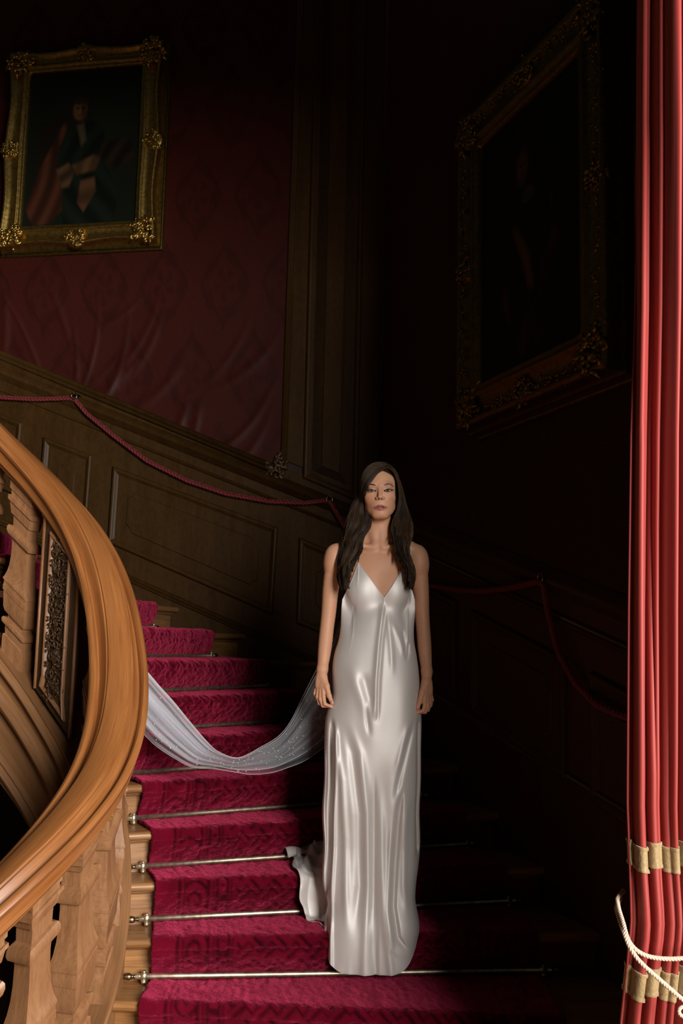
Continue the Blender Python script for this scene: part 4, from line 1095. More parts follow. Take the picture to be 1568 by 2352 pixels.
for s in (-1, 1):
    c = np.array((s * .0315, .0650, -.0058)); n1, n2 = 36, 36
    th = np.linspace(0, np.pi, n1); ph = np.linspace(0, 2 * np.pi, n2, endpoint=False); T_, P_ = np.meshgrid(th, ph, indexing='ij')
    gz = np.array((-.02, 1.0, -.10)); gz /= np.linalg.norm(gz); gx = np.cross(gz, (0, 0, 1)); gx /= np.linalg.norm(gx); gy = np.cross(gx, gz)
    r = 0.0134 + 0.0006 * (T_ < .42) * (1 - T_ / .42)
    X = c + r[..., None] * (np.cos(T_)[..., None] * gz + np.sin(T_)[..., None] * (np.cos(P_)[..., None] * gx + np.sin(P_)[..., None] * gy))
    cc = np.where(T_[..., None] < .17, np.array((.006, .005, .005)), np.where(T_[..., None] < .48, np.array((.030, .024, .014)), np.array((.46, .39, .35))))
    cc = np.where((np.abs(T_ - .48) < .05)[..., None], np.array((.015, .012, .01)), cc)
    o = mesh('eye', B2W(h2b(X.reshape(-1, 3))), grid_faces(n1, n2, False, True), M_EYE, bride, True, None, cc.reshape(-1, 3))
for s in (-1, 1):
    mb = MB()
    for i in range(15):
        q = -1 + 2 * i / 14; cx_ = s * .0315; w = 1 - q * q
        x0 = cx_ + s * q * .0145; z0 = -.0058 + .0036 * max(w, 0) ** .8 + .0014 * q + .0004; y0 = .0650 + math.sqrt(max(.0150 ** 2 - (q * .0140) ** 2 - .004 ** 2, .0001 ** 2)) + .0003
        L = .0042 + .0028 * (i / 14)
        p0 = np.array((x0, y0, z0)); p1 = p0 + np.array((s * (.0010 + .0030 * (q + .3)), .0034, .0003)) * (L / .006); p2 = p1 + np.array((s * .0020 * (q + .5), .0010, .0026)) * (L / .006)
        mb.add(*tube_geo(B2W(h2b(np.array([p0, p1, p2]))), [.00055, .0004, .00015], 4))
    mb.build('eyelashes', M_LASH, bride)
mb = MB()
for i in range(-3, 4):
    xx = i * .0050; mb.add(*box_geo(B2W(h2b((xx, .0768 - 20 * xx * xx, -.0706))), .0047, .003, .0052, None, .0008))
mb.build('teeth', M_TEETH, bride)
for s in (-1, 1):
    ax = (lambda x: x) if s < 0 else (lambda x: -x * .925 - .003); dz = 0 if s < 0 else -.016
    c = np.array((ax(-.1735), .0640, .834 + dz)); a = np.linspace(0, 2 * np.pi, 12, endpoint=False); d = np.array((ax(-.171) - ax(-.183), .004, -.028)); d /= np.linalg.norm(d); e = np.cross(d, (0, 1, 0)); n_ = np.cross(e, d)
    V = [c + n_ * .0018 * (1 if n_[1] > 0 else -1)] + [c + d * .0068 * math.cos(q) + e * .0042 * math.sin(q) for q in a]
    mesh('thumb_nail', B2W(np.array(V)), [(0, 1 + i, 1 + (i + 1) % 12) for i in range(12)], M_NAIL, bride)
rg = empty('finger_ring', tuple(B2W((.208, .033, .835)))); rg.parent = bride; rg.location = Vector((.208, -.033, .835)); rg['label'] = 'thin ring with a small bright stone'
a = np.linspace(0, 2 * np.pi, 20)
def B2(p): return B2W(np.asarray(p))
mb = MB(); mb.add(*tube_geo(B2(np.stack([.2080 + .0085 * np.cos(a), .031 + .0085 * np.sin(a), .838 + 0 * a + .002 * np.cos(a)], -1)), .0009, 6)); mb.build('ring_band', M_BRASS, rg)
mb = MB(); mb.add(*rev_geo([(.0001, 0), (.0024, .001), (.0030, .0022), (.0018, .0036), (.0001, .0038)], B2((.2150, .036, .838)), (.7, -.6, .2), 8)); mb.build('ring_stone', metal('bright_stone', (.9, .9, .95), .05), rg)

# ---- hair
def hair():
    m, nt, b = mat('dark_brown_hair'); a = nd(nt, 'ShaderNodeVertexColor', layer_name='Col'); nt.links.new(a.outputs[0], b.inputs['Base Color'])
    b.inputs['Roughness'].default_value = 0.45; b.inputs['Specular IOR Level'].default_value = 0.4; b.inputs['Sheen Weight'].default_value = 0.0
    px = lambda x, y: ((x - 865.5) / 586.0 + (y - 1240) * -0.00002, 1.470 - (y - 1240) / 584.0 * 1.0)
    Lo = [(873, 1064), (852, 1066), (831, 1087), (818, 1118), (810, 1142), (800, 1162), (789, 1195), (785, 1224), (781, 1250), (774, 1280), (773, 1310), (772, 1342), (772, 1368)]
    Li = [(881, 1077), (872, 1082), (858, 1094), (847, 1115), (841, 1134), (839, 1156), (846, 1183), (845, 1213), (830, 1240), (827, 1271), (812, 1296), (797, 1330), (793, 1368)]
    Ro = [(873, 1064), (896, 1075), (911, 1097), (922, 1128), (929, 1154), (938, 1179), (944, 1203), (944, 1228), (938, 1250), (936, 1275), (944, 1300), (952, 1334), (948, 1366)]
    Ri = [(881, 1077), (890, 1082), (898, 1093), (905, 1111), (909, 1130), (909, 1152), (904, 1180), (895, 1204), (895, 1228), (900, 1258), (912, 1290), (932, 1320), (942, 1362)]
    # depth in front of the body line for inner / outer locks
    Yi = [.045, .060, .066, .060, .052, .045, .042, .044, .050, .056, .078, .090, .090]
    Yo = [-.02, -.025, -.03, -.03, -.03, -.02, .00, .012, .022, .035, .055, .075, .080]
    rs = np.random.RandomState(12)
    allV = []; allF = []; allC = []; n0 = 0
    seg = 3; n = 38; ang = np.linspace(0, 2 * np.pi, seg, endpoint=False)
    def strand(P, r0, col):
        nonlocal n0
        T = np.gradient(P, axis=0); T /= np.linalg.norm(T, axis=1)[:, None] + 1e-9
        X = np.cross(T, (0.2, 1, 0.1)); X /= np.linalg.norm(X, axis=1)[:, None] + 1e-9; Y = np.cross(X, T)
        t = np.linspace(0, 1, len(P)); r = r0 * (1 - 0.75 * t ** 3)
        V = P[:, None] + r[:, None, None] * (np.cos(ang)[None, :, None] * X[:, None] + np.sin(ang)[None, :, None] * Y[:, None])
        allV.append(V.reshape(-1, 3)); allF.append(grid_faces(len(P), seg, False, True) + n0); n0 += len(P) * seg
        allC.append(np.tile(col, (len(P) * seg, 1)))
    def spl(A):
        A = np.array(A, float); t = np.linspace(0, len(A) - 1, n)
        i = np.clip(t.astype(int), 0, len(A) - 2); f = (t - i)[:, None]
        p0 = A[np.clip(i - 1, 0, None)]; p1 = A[i]; p2 = A[i + 1]; p3 = A[np.clip(i + 2, None, len(A) - 1)]
        return 0.5 * (2 * p1 + (p2 - p0) * f + (2 * p0 - 5 * p1 + 4 * p2 - p3) * f ** 2 + (3 * p1 - p0 - 3 * p2 + p3) * f ** 3)
    dark = np.array((.016, .009, .005)); lite = np.array((.085, .048, .022))
    tt = np.linspace(0, 1, n); SD = SDF()
    for (O, I, sd) in ((Lo, Li, -1), (Ro, Ri, 1)):
        o3 = spl([(*px(*p)[:1], y, px(*p)[1]) for p, y in zip(O, Yo)]); i3 = spl([(*px(*p)[:1], y, px(*p)[1]) for p, y in zip(I, Yi)])
        for c in range(60):
            wc = rs.rand(); lay = rs.rand(); ph = rs.rand() * 6.28; cl = rs.rand(); endt = 0.90 + 0.10 * rs.rand() if rs.rand() < .75 else .72 + .2 * rs.rand()
            ccol = dark * (1 - cl) + lite * cl * (0.5 + .5 * rs.rand()) + dark * .3
            for k in range(38):
                w = np.clip(wc + rs.normal() * .045, 0, 1)
                wv = np.clip(w + (.13 * np.sin(tt * 15 + ph) + .05 * np.sin(tt * 27 + ph * 2)) * sm_(.30, .7, tt) , 0.0, 1.0)
                P = o3 * wv[:, None] + i3 * (1 - wv[:, None])
                bul = np.sin(np.pi * np.clip(.08 + .84 * wv, 0, 1)); dl = lay * .9 + rs.rand() * .1
                # lift over the skull at the top, volume lower down
                P[:, 1] += bul * (0.030 * np.exp(-((tt - .18) / .16) ** 2) + .030 * sm_(.4, .7, tt)) * (1.0 - .9 * dl) - .020 * dl * (tt > .1)
                P[:, 1] += .012 * np.sin(tt * 19 + ph) * sm_(.35, .65, tt)
                # keep out of the head
                h = b2h(P); q = (h - np.array((0, -.020, .040))) / np.array((.0735, .0905, .0835)); rr = np.linalg.norm(q, axis=1)
                push = (rr < 1) & (h[:, 2] > .0); h2 = np.where(push[:, None], np.array((0, -.020, .040)) + q / np.maximum(rr, .3)[:, None] * np.array((.0735, .0905, .0835)), h); P = h2b(h2)
                if k == 0: D_h = [q for q in BODY.p if q[6][2] > 1.54]
                hd = P[:, 2] > 1.60
                if hd.any():
                    SD.p = D_h; Ph = P[hd]
                    for _ in range(2):
                        d = SD.eval(Ph, np.array((0, 0, 1.68)), 3.0); v_ = Ph - np.array((0, -.01, 1.69)); v_[:, 2] *= .4; v_ /= np.linalg.norm(v_, axis=1)[:, None]; Ph = Ph + v_ * (np.clip(.0035 + .004 * (1 - dl) - d, 0, .03) * sm_(1.60, 1.65, Ph[:, 2]))[:, None]
                    P[hd] = Ph
                m_ = max(12, int(n * endt)); Q = P[:m_] + rs.normal(size=3) * .0011
                curl = sm_(.75, 1.0, np.linspace(0, 1, m_)) ** 1.5; Q[:, 0] += sd * .016 * np.sin(curl * 4 + .5) * curl * (.4 + .8 * cl); Q[:, 1] += .012 * curl * rs.rand()
                strand(B2W(Q), .0006 + .0004 * rs.rand(), ccol * (.8 + .4 * rs.rand()))
    # hair over the back of the head, seen past the neck
    for k in range(700):
        a = rs.uniform(-1, 1); x0 = a * .062; t = tt[:, None]
        z = 1.745 - (1.745 - (1.30 - .05 * rs.rand())) * tt; yb = -.105 + .03 * a * a + .012 * rs.rand() * np.ones(n)
        rr = np.clip(1 - ((z - 1.70) / .085) ** 2, 0, 1) ** .5
        x = x0 + np.sign(a) * 0 + .03 * a * np.clip((1.70 - z) / .15, 0, 1); y = np.where(z > 1.70, -.01 - .100 * rr * np.sqrt(np.clip(1 - a * a * .8, 0, 1)), yb * np.clip(1 - (1.70 - z) * .25, .6, 1))
        strand(B2W(np.stack([x + .004 * np.sin(tt * 15 + k), y, z], -1)), .0014, dark * (.8 + .4 * rs.rand()))
    # crown: strands combed from the parting over each side
    for k in range(2600):
        sd = -1 if k % 2 else 1; f = rs.rand(); y0 = .058 - f * .125
        a = np.linspace(0, 1, n); th = a * (1.25 + .25 * rs.rand())
        cx_ = .010; c0 = np.array((0, -.020, .040)); R3 = np.array((.0735, .0905, .0835)) * (1.01 + .05 * rs.rand() * np.sin(np.pi * np.clip(a + .05, 0, 1))[:, None])
        yy = (y0 + .020) / .0905; yy = yy - .25 * a * (f - .1); rad = np.sqrt(np.clip(1 - yy * yy, 0, 1))
        q = np.stack([np.sin(th * sd + .12) * rad, yy, np.cos(th * sd + .12) * rad], -1)
        hh = c0 + q * R3
        if f < .58: continue
        strand(B2W(h2b(hh)), .0008, (dark * .7 + lite * .3 * rs.rand()) * (.8 + .4 * rs.rand()))
    V = np.concatenate(allV); Fc = np.concatenate(allF); C = np.concatenate(allC)
    return mesh('hair', V, Fc, m, bride, True, None, C, kind='stuff')
def sm_(a, b, t): return np.clip((t - a) / (b - a), 0, 1)
hair()

# ---- satin gown
def satin():
    m, nt, b = mat('ivory_satin')
    b.inputs['Base Color'].default_value = (.66, .61, .575, 1); b.inputs['Metallic'].default_value = 0.22; b.inputs['Roughness'].default_value = 0.50
    b.inputs['Specular IOR Level'].default_value = 0.8; b.inputs['Sheen Weight'].default_value = 0.15; b.inputs['Sheen Roughness'].default_value = .4
    tc = nd(nt, 'ShaderNodeTexCoord'); n = nd(nt, 'ShaderNodeTexNoise', Scale=16.0, Detail=3.0); nt.links.new(tc.outputs['Object'], n.inputs['Vector']); bump(nt, b, n.outputs[0], 0.06, 0.01)
    return m
M_SATIN = satin()
ROWS = np.array([  # z, left x, right x, front depth, back depth
    (1.40, -.120, .128, .070, .10), (1.325, -.124, .132, .085, .10), (1.285, -.128, .139, .090, .10), (1.234, -.139, .146, .086, .10), (1.19, -.142, .148, .080, .098), (1.12, -.143, .143, .078, .092),
    (1.07, -.150, .145, .082, .095), (1.02, -.166, .155, .090, .105), (.97, -.173, .163, .096, .115), (.92, -.172, .168, .100, .122), (.855, -.168, .172, .104, .122), (.80, -.188, .176, .108, .120), (.76, -.196, .178, .110, .12), (.69, -.197, .177, .112, .12),
    (.53, -.196, .176, .114, .12), (.37, -.198, .176, .116, .125), (.275, -.195, .172, .120, .13), (.21, -.192, .171, .124, .135), (.145, -.186, .164, .130, .14), (.105, -.176, .159, .136, .145), (.08, -.170, .161, .142, .15), (.04, -.180, .168, .152, .155), (.01, -.187, .171, .158, .16), (-.05, -.190, .164, .163, .16), (-.13, -.188, .160, .166, .16)])
def rowv(z, c):
    o = np.argsort(ROWS[:, 0]); w = np.linspace(-.018, .018, 7)
    return np.mean([np.interp(z + q, ROWS[o, 0], ROWS[o, c]) for q in w], axis=0)
def body_front(X, Z, sign=1.0):
    """body surface depth along y at (x, z), by marching the distance field"""
    y = np.full(X.shape, .20 * sign); P = np.stack([X.ravel(), y.ravel(), Z.ravel()], 1)
    D2 = SDF(); D2.p = [q for q in BODY.p if q[6][2] + q[7] > 1.0 and q[6][2] - q[7] < 1.45 and abs(q[6][0]) < .15 and q[6][2] < 1.5]
    for _ in range(22):
        d = D2.eval(P, np.array((0, 0, 1.25)), 5.0); P[:, 1] -= sign * np.clip(d, -.01, .2) * .9
        P[:, 1] = np.clip(P[:, 1] * sign, -.02, .25) * sign
    return P[:, 1].reshape(X.shape)
def gown():
    nu, nv = 560, 520
    u = np.linspace(0, 1, nu, endpoint=False); ph = 2 * np.pi * u           # 0 = image right, 90deg = front
    cph, sph = np.cos(ph), np.sin(ph)
    xn = cph                                                                 # -1..1
    # top edge
    pl, pr_, vx, vz = -.094, .122, .020, 1.236
    def top(x, front):
        zf = np.where(x < vx, vz + (x - vx) / (pl - vx) * (1.374 - vz), vz + (x - vx) / (pr_ - vx) * (1.374 - vz))
        out = np.where(x < pl, 1.374 - (pl - x) / .046 * .14, np.where(x > pr_, 1.374 - (x - pr_) / .026 * .13, zf))
        return np.where(front, np.clip(out, 1.225, 1.374), 1.225)
    # hem height by direction
    hem = np.where(sph > 0, -.128 + .105 * np.abs(cph) ** 3.0, .004); rs_ = sm_(.42, .24, sph); hem = hem * (1 - rs_) + .004 * rs_
    v = np.linspace(0, 1, nv)
    # approximate x at the top for the top edge
    xt = np.where(xn > 0, xn * .150, xn * .142); zt = top(xt, sph > 0)
    # V point needs a crisp edge: iterate with signed power
    Z = hem[:, None] + (zt - hem)[:, None] * v[None] ** 0.94
    Lx, Rx, Fd, Bd = (rowv(Z, c) for c in (1, 2, 3, 4))
    cx_ = (Lx + Rx) / 2; wx = (Rx - Lx) / 2
    lowb = sm_(.30, .04, Z); e = 0.86 - .34 * lowb
    X = cx_ + wx * np.sign(cph)[:, None] * np.abs(cph)[:, None] ** (1.0 - .48 * lowb)
    Y = np.where(sph[:, None] > 0, Fd * (np.abs(sph)[:, None] ** e), -Bd * (np.abs(sph)[:, None] ** e))
    # cling to the bust and ribs above the waist
    bl = sm_(1.08, 1.20, Z)
    fr = (sph > 0)
    yb = body_front(X[fr], Z[fr]) + .005
    lim = np.clip(1 - np.abs(X[fr] - cx_[fr]) / wx[fr], 0, 1) ** .25
    Y[fr] = Y[fr] * (1 - bl[fr]) + np.maximum(yb, .012) * bl[fr] * 1.0
    for _ in range(26):                                                      # ease the cling
        Yp = Y.copy(); Yp[:, 1:-1] = (Y[:, :-2] + Y[:, 2:] + 2 * Y[:, 1:-1]) / 4; Yp[1:-1] = (Yp[:-2] + Yp[2:] + 2 * Yp[1:-1]) / 4
        wgt = sm_(.03, .10, np.abs(sph))[:, None] * fr[:, None] * sm_(1.0, 1.06, Z); Y = Y * (1 - wgt) + np.maximum(Yp, Y - .003) * wgt
    Y[fr] = np.where(bl[fr] > .6, np.maximum(Y[fr], yb - .001), Y[fr])
    # ---- folds on the front (x as seen, z): ridges +, grooves -
    px = lambda a: np.array([((x - 865.5) / 586., 1.470 - (y - 1240) / 584.) for x, y in a])
    Dp = np.zeros_like(X)
    def fold(pts, A, w, taper=.12, side=0.0):
        p = px(pts); n_ = len(p) - 1; w = w * 1.35
        m = fr[:, None] & (Z > p[:, 1].min() - .05) & (Z < p[:, 1].max() + .05); xs, zs = X[m], Z[m]
        L = np.concatenate([[0], np.cumsum(np.linalg.norm(np.diff(p, axis=0), axis=1))]); best = np.full(xs.shape, 9.0); tt_ = np.zeros(xs.shape); sg = np.ones(xs.shape)
        for i in range(n_):
            ab = p[i + 1] - p[i]; q = np.clip(((xs - p[i, 0]) * ab[0] + (zs - p[i, 1]) * ab[1]) / (ab @ ab), 0, 1)
            d = np.hypot(xs - p[i, 0] - q * ab[0], zs - p[i, 1] - q * ab[1]); c = d < best
            best = np.where(c, d, best); tt_ = np.where(c, (L[i] + q * np.linalg.norm(ab)) / L[-1], tt_)
            sg = np.where(c, -np.sign(ab[0] * (zs - p[i, 1]) - ab[1] * (xs - p[i, 0])), sg)
        t = sm_(-.001, taper, tt_) * (1 - sm_(1 - taper, 1.001, tt_)); t = t * t * (3 - 2 * t); out = np.zeros(X.shape)
        out[m] = A * np.exp(-(best / (w * (1 + side * sg))) ** 2) * t
        return out
    bot = 2300
    Dp += fold([(879, 1382), (874, 1440), (868, 1500), (864, 1560), (863, 1652)], .0085, .0070, .1, .3)
    Dp += fold([(884, 1400), (874, 1470), (868, 1560), (866, 1660)], -.0060, .0060, .15)
    Dp += fold([(886, 1400), (892, 1450), (897, 1500), (900, 1560)], .0040, .0080, .3)
    Dp += fold([(893, 1420), (915, 1470), (932, 1520)], .0035, .008, .3)
    Dp += fold([(920, 1440), (928, 1480), (930, 1520)], -.0050, .0060, .3); Dp += fold([(936, 1470), (936, 1500), (930, 1520)], -.0040, .004, .3)
    Dp += fold([(802, 1520), (818, 1570), (838, 1620), (855, 1660)], .0060, .016, .35); Dp += fold([(838, 1600), (845, 1650), (852, 1690)], -.0050, .0070, .4)
    Dp += fold([(832, 1540), (845, 1590), (856, 1630)], -.0055, .014, .3)
    # thighs under the cloth
    Dp += fold([(812, 1640), (810, 1800), (815, 1950)], .010, .045, .4); Dp += fold([(915, 1640), (918, 1800), (920, 1950)], .010, .045, .4)
    # from the hands
    Dp += fold([(952, 1640), (936, 1700), (918, 1770), (905, 1830)], -.0070, .0080, .25); Dp += fold([(942, 1645), (925, 1700), (908, 1770)], .0045, .009, .3)
    Dp += fold([(766, 1630), (775, 1700), (790, 1780), (800, 1900), (806, 2100)], .0085, .010, .2); Dp += fold([(785, 1640), (812, 1720), (830, 1850), (835, 2000), (820, 2120)], -.0095, .013, .25)
    Dp += fold([(800, 1640), (830, 1720), (848, 1850), (850, 2000), (846, 2150), (846, bot)], .0070, .011, .2)
    Dp += fold([(862, 1750), (864, 1900), (866, 2050), (870, 2150), (880, bot)], -.0100, .0075, .25, .3); Dp += fold([(872, 1760), (880, 1900), (886, 2050), (905, 2180), (915, bot)], .0070, .011, .25)
    Dp += fold([(926, 1790), (918, 1860), (912, 1950), (908, 2040), (918, 2100), (945, 2135)], -.0150, .0075, .15, .35)
    Dp += fold([(936, 1800), (930, 1900), (930, 2000), (940, 2070)], .0070, .010, .25); Dp += fold([(902, 1850), (898, 1950), (896, 2050), (905, 2120), (935, 2150)], .0080, .008, .25)
    Dp += fold([(775, 1650), (776, 1800), (774, 1950), (772, 2100), (776, 2200), (778, bot)], .012, .0055, .08, -.3)
    Dp += fold([(766, 1640), (768, 1800), (766, 1950), (764, 2100), (766, 2200)], -.024, .0060, .08)
    Dp += fold([(752, 1700), (752, 1800), (754, 1950), (757, 2030)], .012, .0035, .15)
    Dp += fold([(961, 1640), (961, 1800), (959, 1950)], -.020, .0045, .1)
    Dp += fold([(790, 2140), (792, 2200), (794, bot)], .006, .010, .4); Dp += fold([(826, 2150), (830, bot)], -.005, .010, .4)
    for i in range(9): Dp += fold([(770 + i * 22, 2120), (766 + i * 23, bot + 60)], .0022 * (-1) ** i, .008, .4)
    # round wrap of the folds behind
    back = .010 * np.sin(ph * 9)[:, None] * sm_(.8, .2, Z) * (~fr)[:, None]
    soft = .0022 * (np.sin(X * 31 + Z * 5) * np.sin(Z * 9 + X * 12) + .6 * np.sin(X * 57 - Z * 7 + 1)) * sm_(1.1, .9, Z)
    side = np.clip(1 - np.abs(sph), 0, 1)[:, None] ** 6
    Dp = (Dp * 1.15 + soft) * (1 - side) + back
    Y += Dp * np.where(sph[:, None] > 0, 1, -1)
    # cloth kicks out where it touches the tread edge, side waves
    X += .004 * np.sin(Z * 23 + 1) * (np.abs(cph)[:, None] ** 4) * sm_(.7, .3, Z)
    V = B2W(np.stack([X, Y, Z], -1).reshape(-1, 3))
    root = mesh('gown', V, grid_faces(nu, nv, True, False), M_SATIN, bride, True)
    md = root.modifiers.new('s', 'SOLIDIFY'); md.thickness = 0.0012; md.offset = 0
    # rolled edge at hem and neckline
    G = np.stack([X, Y, Z], -1)
    for nm, row, r in (('hem_edge', G[:, 0], .0014), ('neckline_edge', G[:, -1], .0015)):
        L = np.vstack([row, row[:1]]); mb = MB(); mb.add(*tube_geo(B2W(L), r, 5)); mb.build(nm, M_SATIN, root)
    # straps
    for s, p0, p1, p2 in ((-1, (-.094, 1.374), (-.102, 1.42), (-.112, 1.462)), (1, (.122, 1.374), (.128, 1.42), (.134, 1.468))):
        Xs = np.array([p0[0], p1[0], p2[0]]); Zs = np.array([p0[1], p1[1], p2[1]]); t = np.linspace(0, 1, 14)
        xs = np.interp(t, [0, .5, 1], Xs); zs = np.interp(t, [0, .5, 1], Zs)
        ys = []
        for a_, b_ in zip(xs, zs):
            y = .16; 
            for _ in range(40):
                d = BODY.eval(np.array([[a_, y, b_]]), np.array((a_, y, b_)), .3)[0]
                if y < -.04: break
                y -= max(min(d, .05), .0) * .9
                if d < .0005: break
            ys.append(y)
        ys = np.maximum(np.array(ys), -.045) + .0022
        P = np.stack([xs, ys, zs], -1); P = np.vstack([P, [(p2[0], -.075, p2[1] - .012), (p2[0] - s * .01, -.115, 1.38)]])
        mb = MB(); mb.add(*tube_geo(B2W(P), .0017, 6)); mb.build('strap', M_SATIN, root)
    return root
GOWN = gown()

# ---- train lying over the steps behind her, at the left
def train():
    nu, nv = 120, 200
    # path down the stair: tread 2 -> over the nose -> tread 1, in (angle step, offset, height)
    path = [(1.75, 0, .016), (1.45, 0, .018), (1.15, 0, .020), (1.0, -.055, .018), (1.0, -.078, .004), (1.0, -.083, -.03), (.96, -.080, -.09), (.90, -.085, -.142), (.72, -.06, -.150), (.56, -.05, -.152), (.40, -.04, -.152), (.28, -.04, -.152), (.18, -.04, -.153), (.10, -.04, -.154)]
    tr = [1.63, 1.61, 1.59, 1.575, 1.58, 1.585, 1.59, 1.60, 1.61, 1.625, 1.640, 1.655, 1.675, 1.70]
    tn = np.linspace(0, 1, len(path)); t = np.linspace(0, 1, nv); A = np.array(path)
    def sp(c): 
        w = np.linspace(-.02, .02, 7); return np.mean([np.interp(t + q, tn, c) for q in w], axis=0)
    k, of, dz = sp(A[:, 0]), sp(A[:, 1]), sp(A[:, 2]); R0 = sp(np.array(tr))
    V = np.zeros((nv, nu, 3)); s = np.linspace(0, 1, nu)
    for i in range(nv):
        R = R0[i] + ((1.92 if t[i] < .6 else 1.92 - (t[i] - .6) * .42) - R0[i]) * s + .004 * math.sin(i * .13) * (1 - s) ** 2
        p = np.array([pol(k[i], r) for r in R]) + tang(k[i]) * of[i]
        up_ = .012 * (1 - t[i]) ** 1.5
        w = (.010 * np.sin(s * 16 + i * .02) + .012 * np.exp(-((s - .25) / .07) ** 2) + .010 * np.exp(-((s - .6 + t[i] * .2) / .08) ** 2))
        bunch = sm_(.30, .05, t[i]) * (.060 * np.exp(-((s - .42) / .20) ** 2) + .035 * np.exp(-((s - .75) / .22) ** 2) + .018 * np.sin(s * 26 + i * .11) * (s > .05) + .010 * np.sin(s * 40 - i * .2)) 
        lift = .010 + np.maximum(w, 0) + np.maximum(bunch, 0) + .004 * math.sin(i * .15) ** 2 * np.exp(-(s / .08) ** 2)
        steep = 1 if .26 < t[i] < .55 else 0
        wst = np.exp(-((t[i] - .40) / .12) ** 2)
        p = p - tang(k[i]) * (lift * wst)[:, None]
        V[i] = np.column_stack([p, TZ(2) + dz[i] + lift * (1 - wst)])
    V += (smooth_noise((nv, nu), (12, 8), 77)[..., None] - .5) * np.array((0.004, .006, .010))
    o = mesh('train', V.reshape(-1, 3), grid_faces(nv, nu)[:, ::-1], M_SATIN, bride, True)
    md = o.modifiers.new('s', 'SOLIDIFY'); md.thickness = 0.0015; md.offset = 0
    mb = MB(); mb.add(*tube_geo(V[:, 0], .0014, 5)); mb.build('train_edge', M_SATIN, o)
    # crumpled end of the train
    nu2, nv2 = 70, 60; u = np.linspace(0, 1, nu2); v = np.linspace(0, 1, nv2); U, Vv = np.meshgrid(u, v, indexing='ij')
    base = np.append(pol(2.0, 1.60), TZ(2) + .03); e1 = np.append(pol(2.0, 2.0) - pol(1.5, 1.0), 0); e1 /= np.linalg.norm(e1); e2 = np.append(tang(2.0), 0)
    r = .5 * U; hgt = .03 + .050 * np.sin(np.pi * U) * (1 - .5 * Vv) + .020 * np.sin(U * 12 + Vv * 5) + .014 * np.sin(Vv * 14 + U * 7)
    P = base + U[..., None] * .34 * e1 + (Vv[..., None] - .45) * .20 * e2 + np.stack([0 * U, 0 * U, np.clip(hgt * np.sin(np.pi * np.clip(Vv * 1.0, 0.02, .98)) ** .6, -.008, 1)], -1)
    o2 = mesh('train_gather', P.reshape(-1, 3), grid_faces(nu2, nv2), M_SATIN, bride, True)
    md = o2.modifiers.new('s', 'SOLIDIFY'); md.thickness = 0.0015
train()

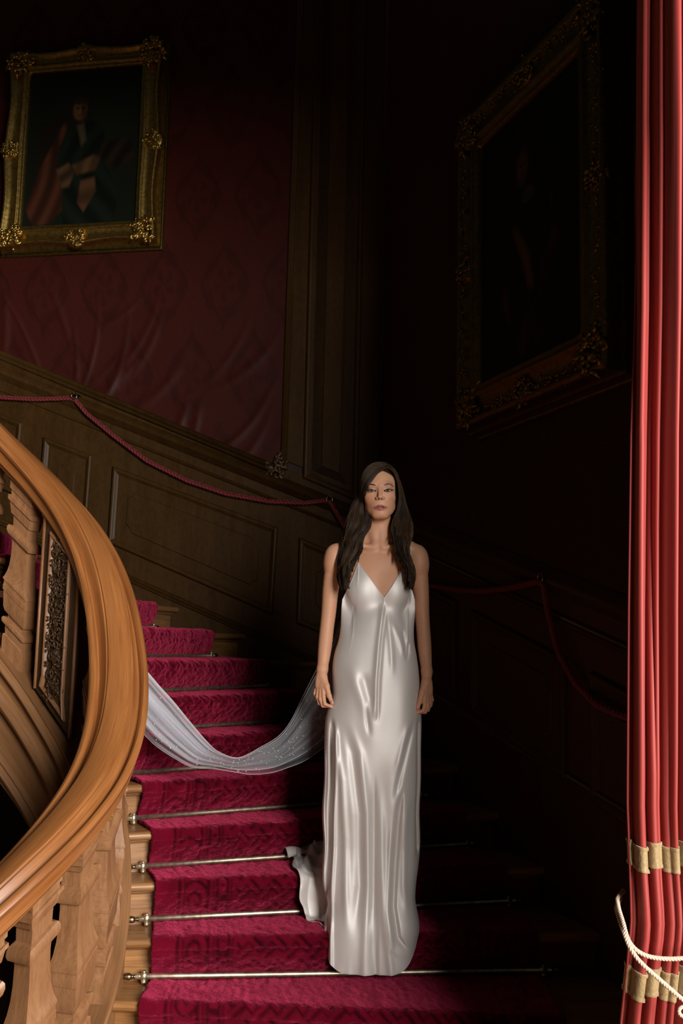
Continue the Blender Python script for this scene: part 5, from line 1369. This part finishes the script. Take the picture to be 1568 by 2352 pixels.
# ------------------------------------------------------------------ veil
def veil():
    m, nt, b = mat('tulle'); L = nt.links.new
    out = nt.nodes['Material Output']
    tr = nd(nt, 'ShaderNodeBsdfTransparent'); df = nd(nt, 'ShaderNodeBsdfDiffuse'); df.inputs[0].default_value = (.80, .82, .88, 1); tl = nd(nt, 'ShaderNodeBsdfTranslucent'); tl.inputs[0].default_value = (.80, .82, .88, 1)
    mx = nd(nt, 'ShaderNodeMixShader'); mx.inputs[0].default_value = .35; L(df.outputs[0], mx.inputs[1]); L(tl.outputs[0], mx.inputs[2])
    m2 = nd(nt, 'ShaderNodeMixShader'); a = nd(nt, 'ShaderNodeVertexColor', layer_name='Col'); L(a.outputs[0], m2.inputs[0]); L(tr.outputs[0], m2.inputs[1]); L(mx.outputs[0], m2.inputs[2]); L(m2.outputs[0], out.inputs[0])
    def pt(x, y, Y):
        u_ = (x - W / 2) / F; v_ = (H / 2 - y) / F
        d = fw + rt * u_ + up * v_; q = d * (Y / d.y); return np.array((q.x, q.y, q.z + EYE))
    # upper and lower edges of the swag, from behind her arm to the handrail and over it
    top_ = [(800, 1380, 4.10), (765, 1470, 4.12), (728, 1535, 4.14), (700, 1590, 4.15), (668, 1655, 4.14), (640, 1690, 4.12), (600, 1715, 4.08), (548, 1740, 4.05), (505, 1728, 4.04), (478, 1706, 4.05), (440, 1662, 4.07), (400, 1613, 4.10), (365, 1574, 4.12), (333, 1536, 4.13), (305, 1503, 4.12), (285, 1500, 4.05)]
    low_ = [(800, 1640, 4.16), (775, 1690, 4.17), (745, 1716, 4.17), (700, 1748, 4.15), (655, 1766, 4.12), (620, 1776, 4.09), (575, 1779, 4.06), (535, 1773, 4.04), (490, 1766, 4.04), (440, 1762, 4.06), (400, 1742, 4.08), (360, 1716, 4.10), (336, 1694, 4.12), (312, 1665, 4.13), (290, 1640, 4.12), (272, 1640, 4.05)]
    root = empty('veil', tuple(pt(560, 1760, 4.08)), label='sheer pale tulle veil dotted with pearls, swagged from behind the bride to the handrail', cat='veil')
    A = np.array([pt(*p) for p in top_]); B_ = np.array([pt(*p) for p in low_])
    nv, nu = 220, 70; t = np.linspace(0, len(A) - 1, nv)
    def cr(A):
        i = np.clip(t.astype(int), 0, len(A) - 2); f = (t - i)[:, None]; p0 = A[np.clip(i - 1, 0, None)]; p1 = A[i]; p2 = A[i + 1]; p3 = A[np.clip(i + 2, None, len(A) - 1)]
        return 0.5 * (2 * p1 + (p2 - p0) * f + (2 * p0 - 5 * p1 + 4 * p2 - p3) * f ** 2 + (3 * p1 - p0 - 3 * p2 + p3) * f ** 3)
    a, b2 = cr(A), cr(B_); tn = t / t[-1]
    pearls = MB(); rs = np.random.RandomState(4)
    # (from, to) across the width, depth offset, density
    layers = [((0, 0), (1, 1), 0.0, .15, 0), ((.04, .14), (.90, .80), .022, .17, 1), ((.08, .24), (.97, .74), .040, .14, 2), ((.0, .28), (.80, .70), .052, .16, 3)]
    for (w0, w0b), (w1, w1b), off, den, sd in layers:
        u = np.linspace(0, 1, nu); g0 = w0 + (w0b - w0) * tn; g1 = w1 + (w1b - w1) * tn
        w = g0[:, None] + (g1 - g0)[:, None] * u[None] + .012 * np.sin(tn * 21 + sd * 2)[:, None] * np.sin(np.pi * u)[None]
        P = a[:, None] * (1 - w[..., None]) + b2[:, None] * w[..., None]
        rip = .010 * np.sin(u * 17 + sd * 1.7)[None] * (1 + .4 * np.sin(tn * 9 + sd)[:, None]) + .006 * np.sin(u * 37 + sd)[None] * np.sin(tn * 6 + 1)[:, None] + .016 * np.sin(np.pi * u)[None]
        P[..., 1] += off * .8 - rip
        dn = den * (1 + .9 * np.exp(-(np.abs(u - .02) / .02) ** 2)[None] * .6 + .5 * np.exp(-((u - .98) / .02) ** 2)[None]) * (0.8 + .5 * np.sin(u * 17 + sd * 1.7 + 1.2)[None] ** 4) * np.interp(tn, [0, .3, .5, .62, 1], [.45, .65, .9, 2.1, 2.7])[:, None]
        C = np.repeat(np.clip(dn, 0, .9).ravel()[:, None], 3, 1)
        o = mesh('tulle_layer', P.reshape(-1, 3), grid_faces(nv, nu), m, root, True, None, C)
        for k in range(34):
            i = rs.randint(int(nv * .12), int(nv * .92)); j = rs.randint(2, nu - 2)
            pearls.add(*rev_geo([(.0001, -.0021), (.0015, -.0012), (.0021, 0), (.0015, .0012), (.0001, .0021)], P[i, j] - (0, .003, 0), (0, 0, 1), 6))
        if sd < 2:
            for j in (0, nu - 1):
                mb = MB(); mb.add(*tube_geo(P[:, j], .0007, 4)); mb.build('veil_edge', M_PEARL, o)
    pearls.build('pearls', M_PEARL, root, kind='stuff')
M_PEARL = cloth('pearl_white', (.85, .83, .85), .15, 0, bs=0)
veil()
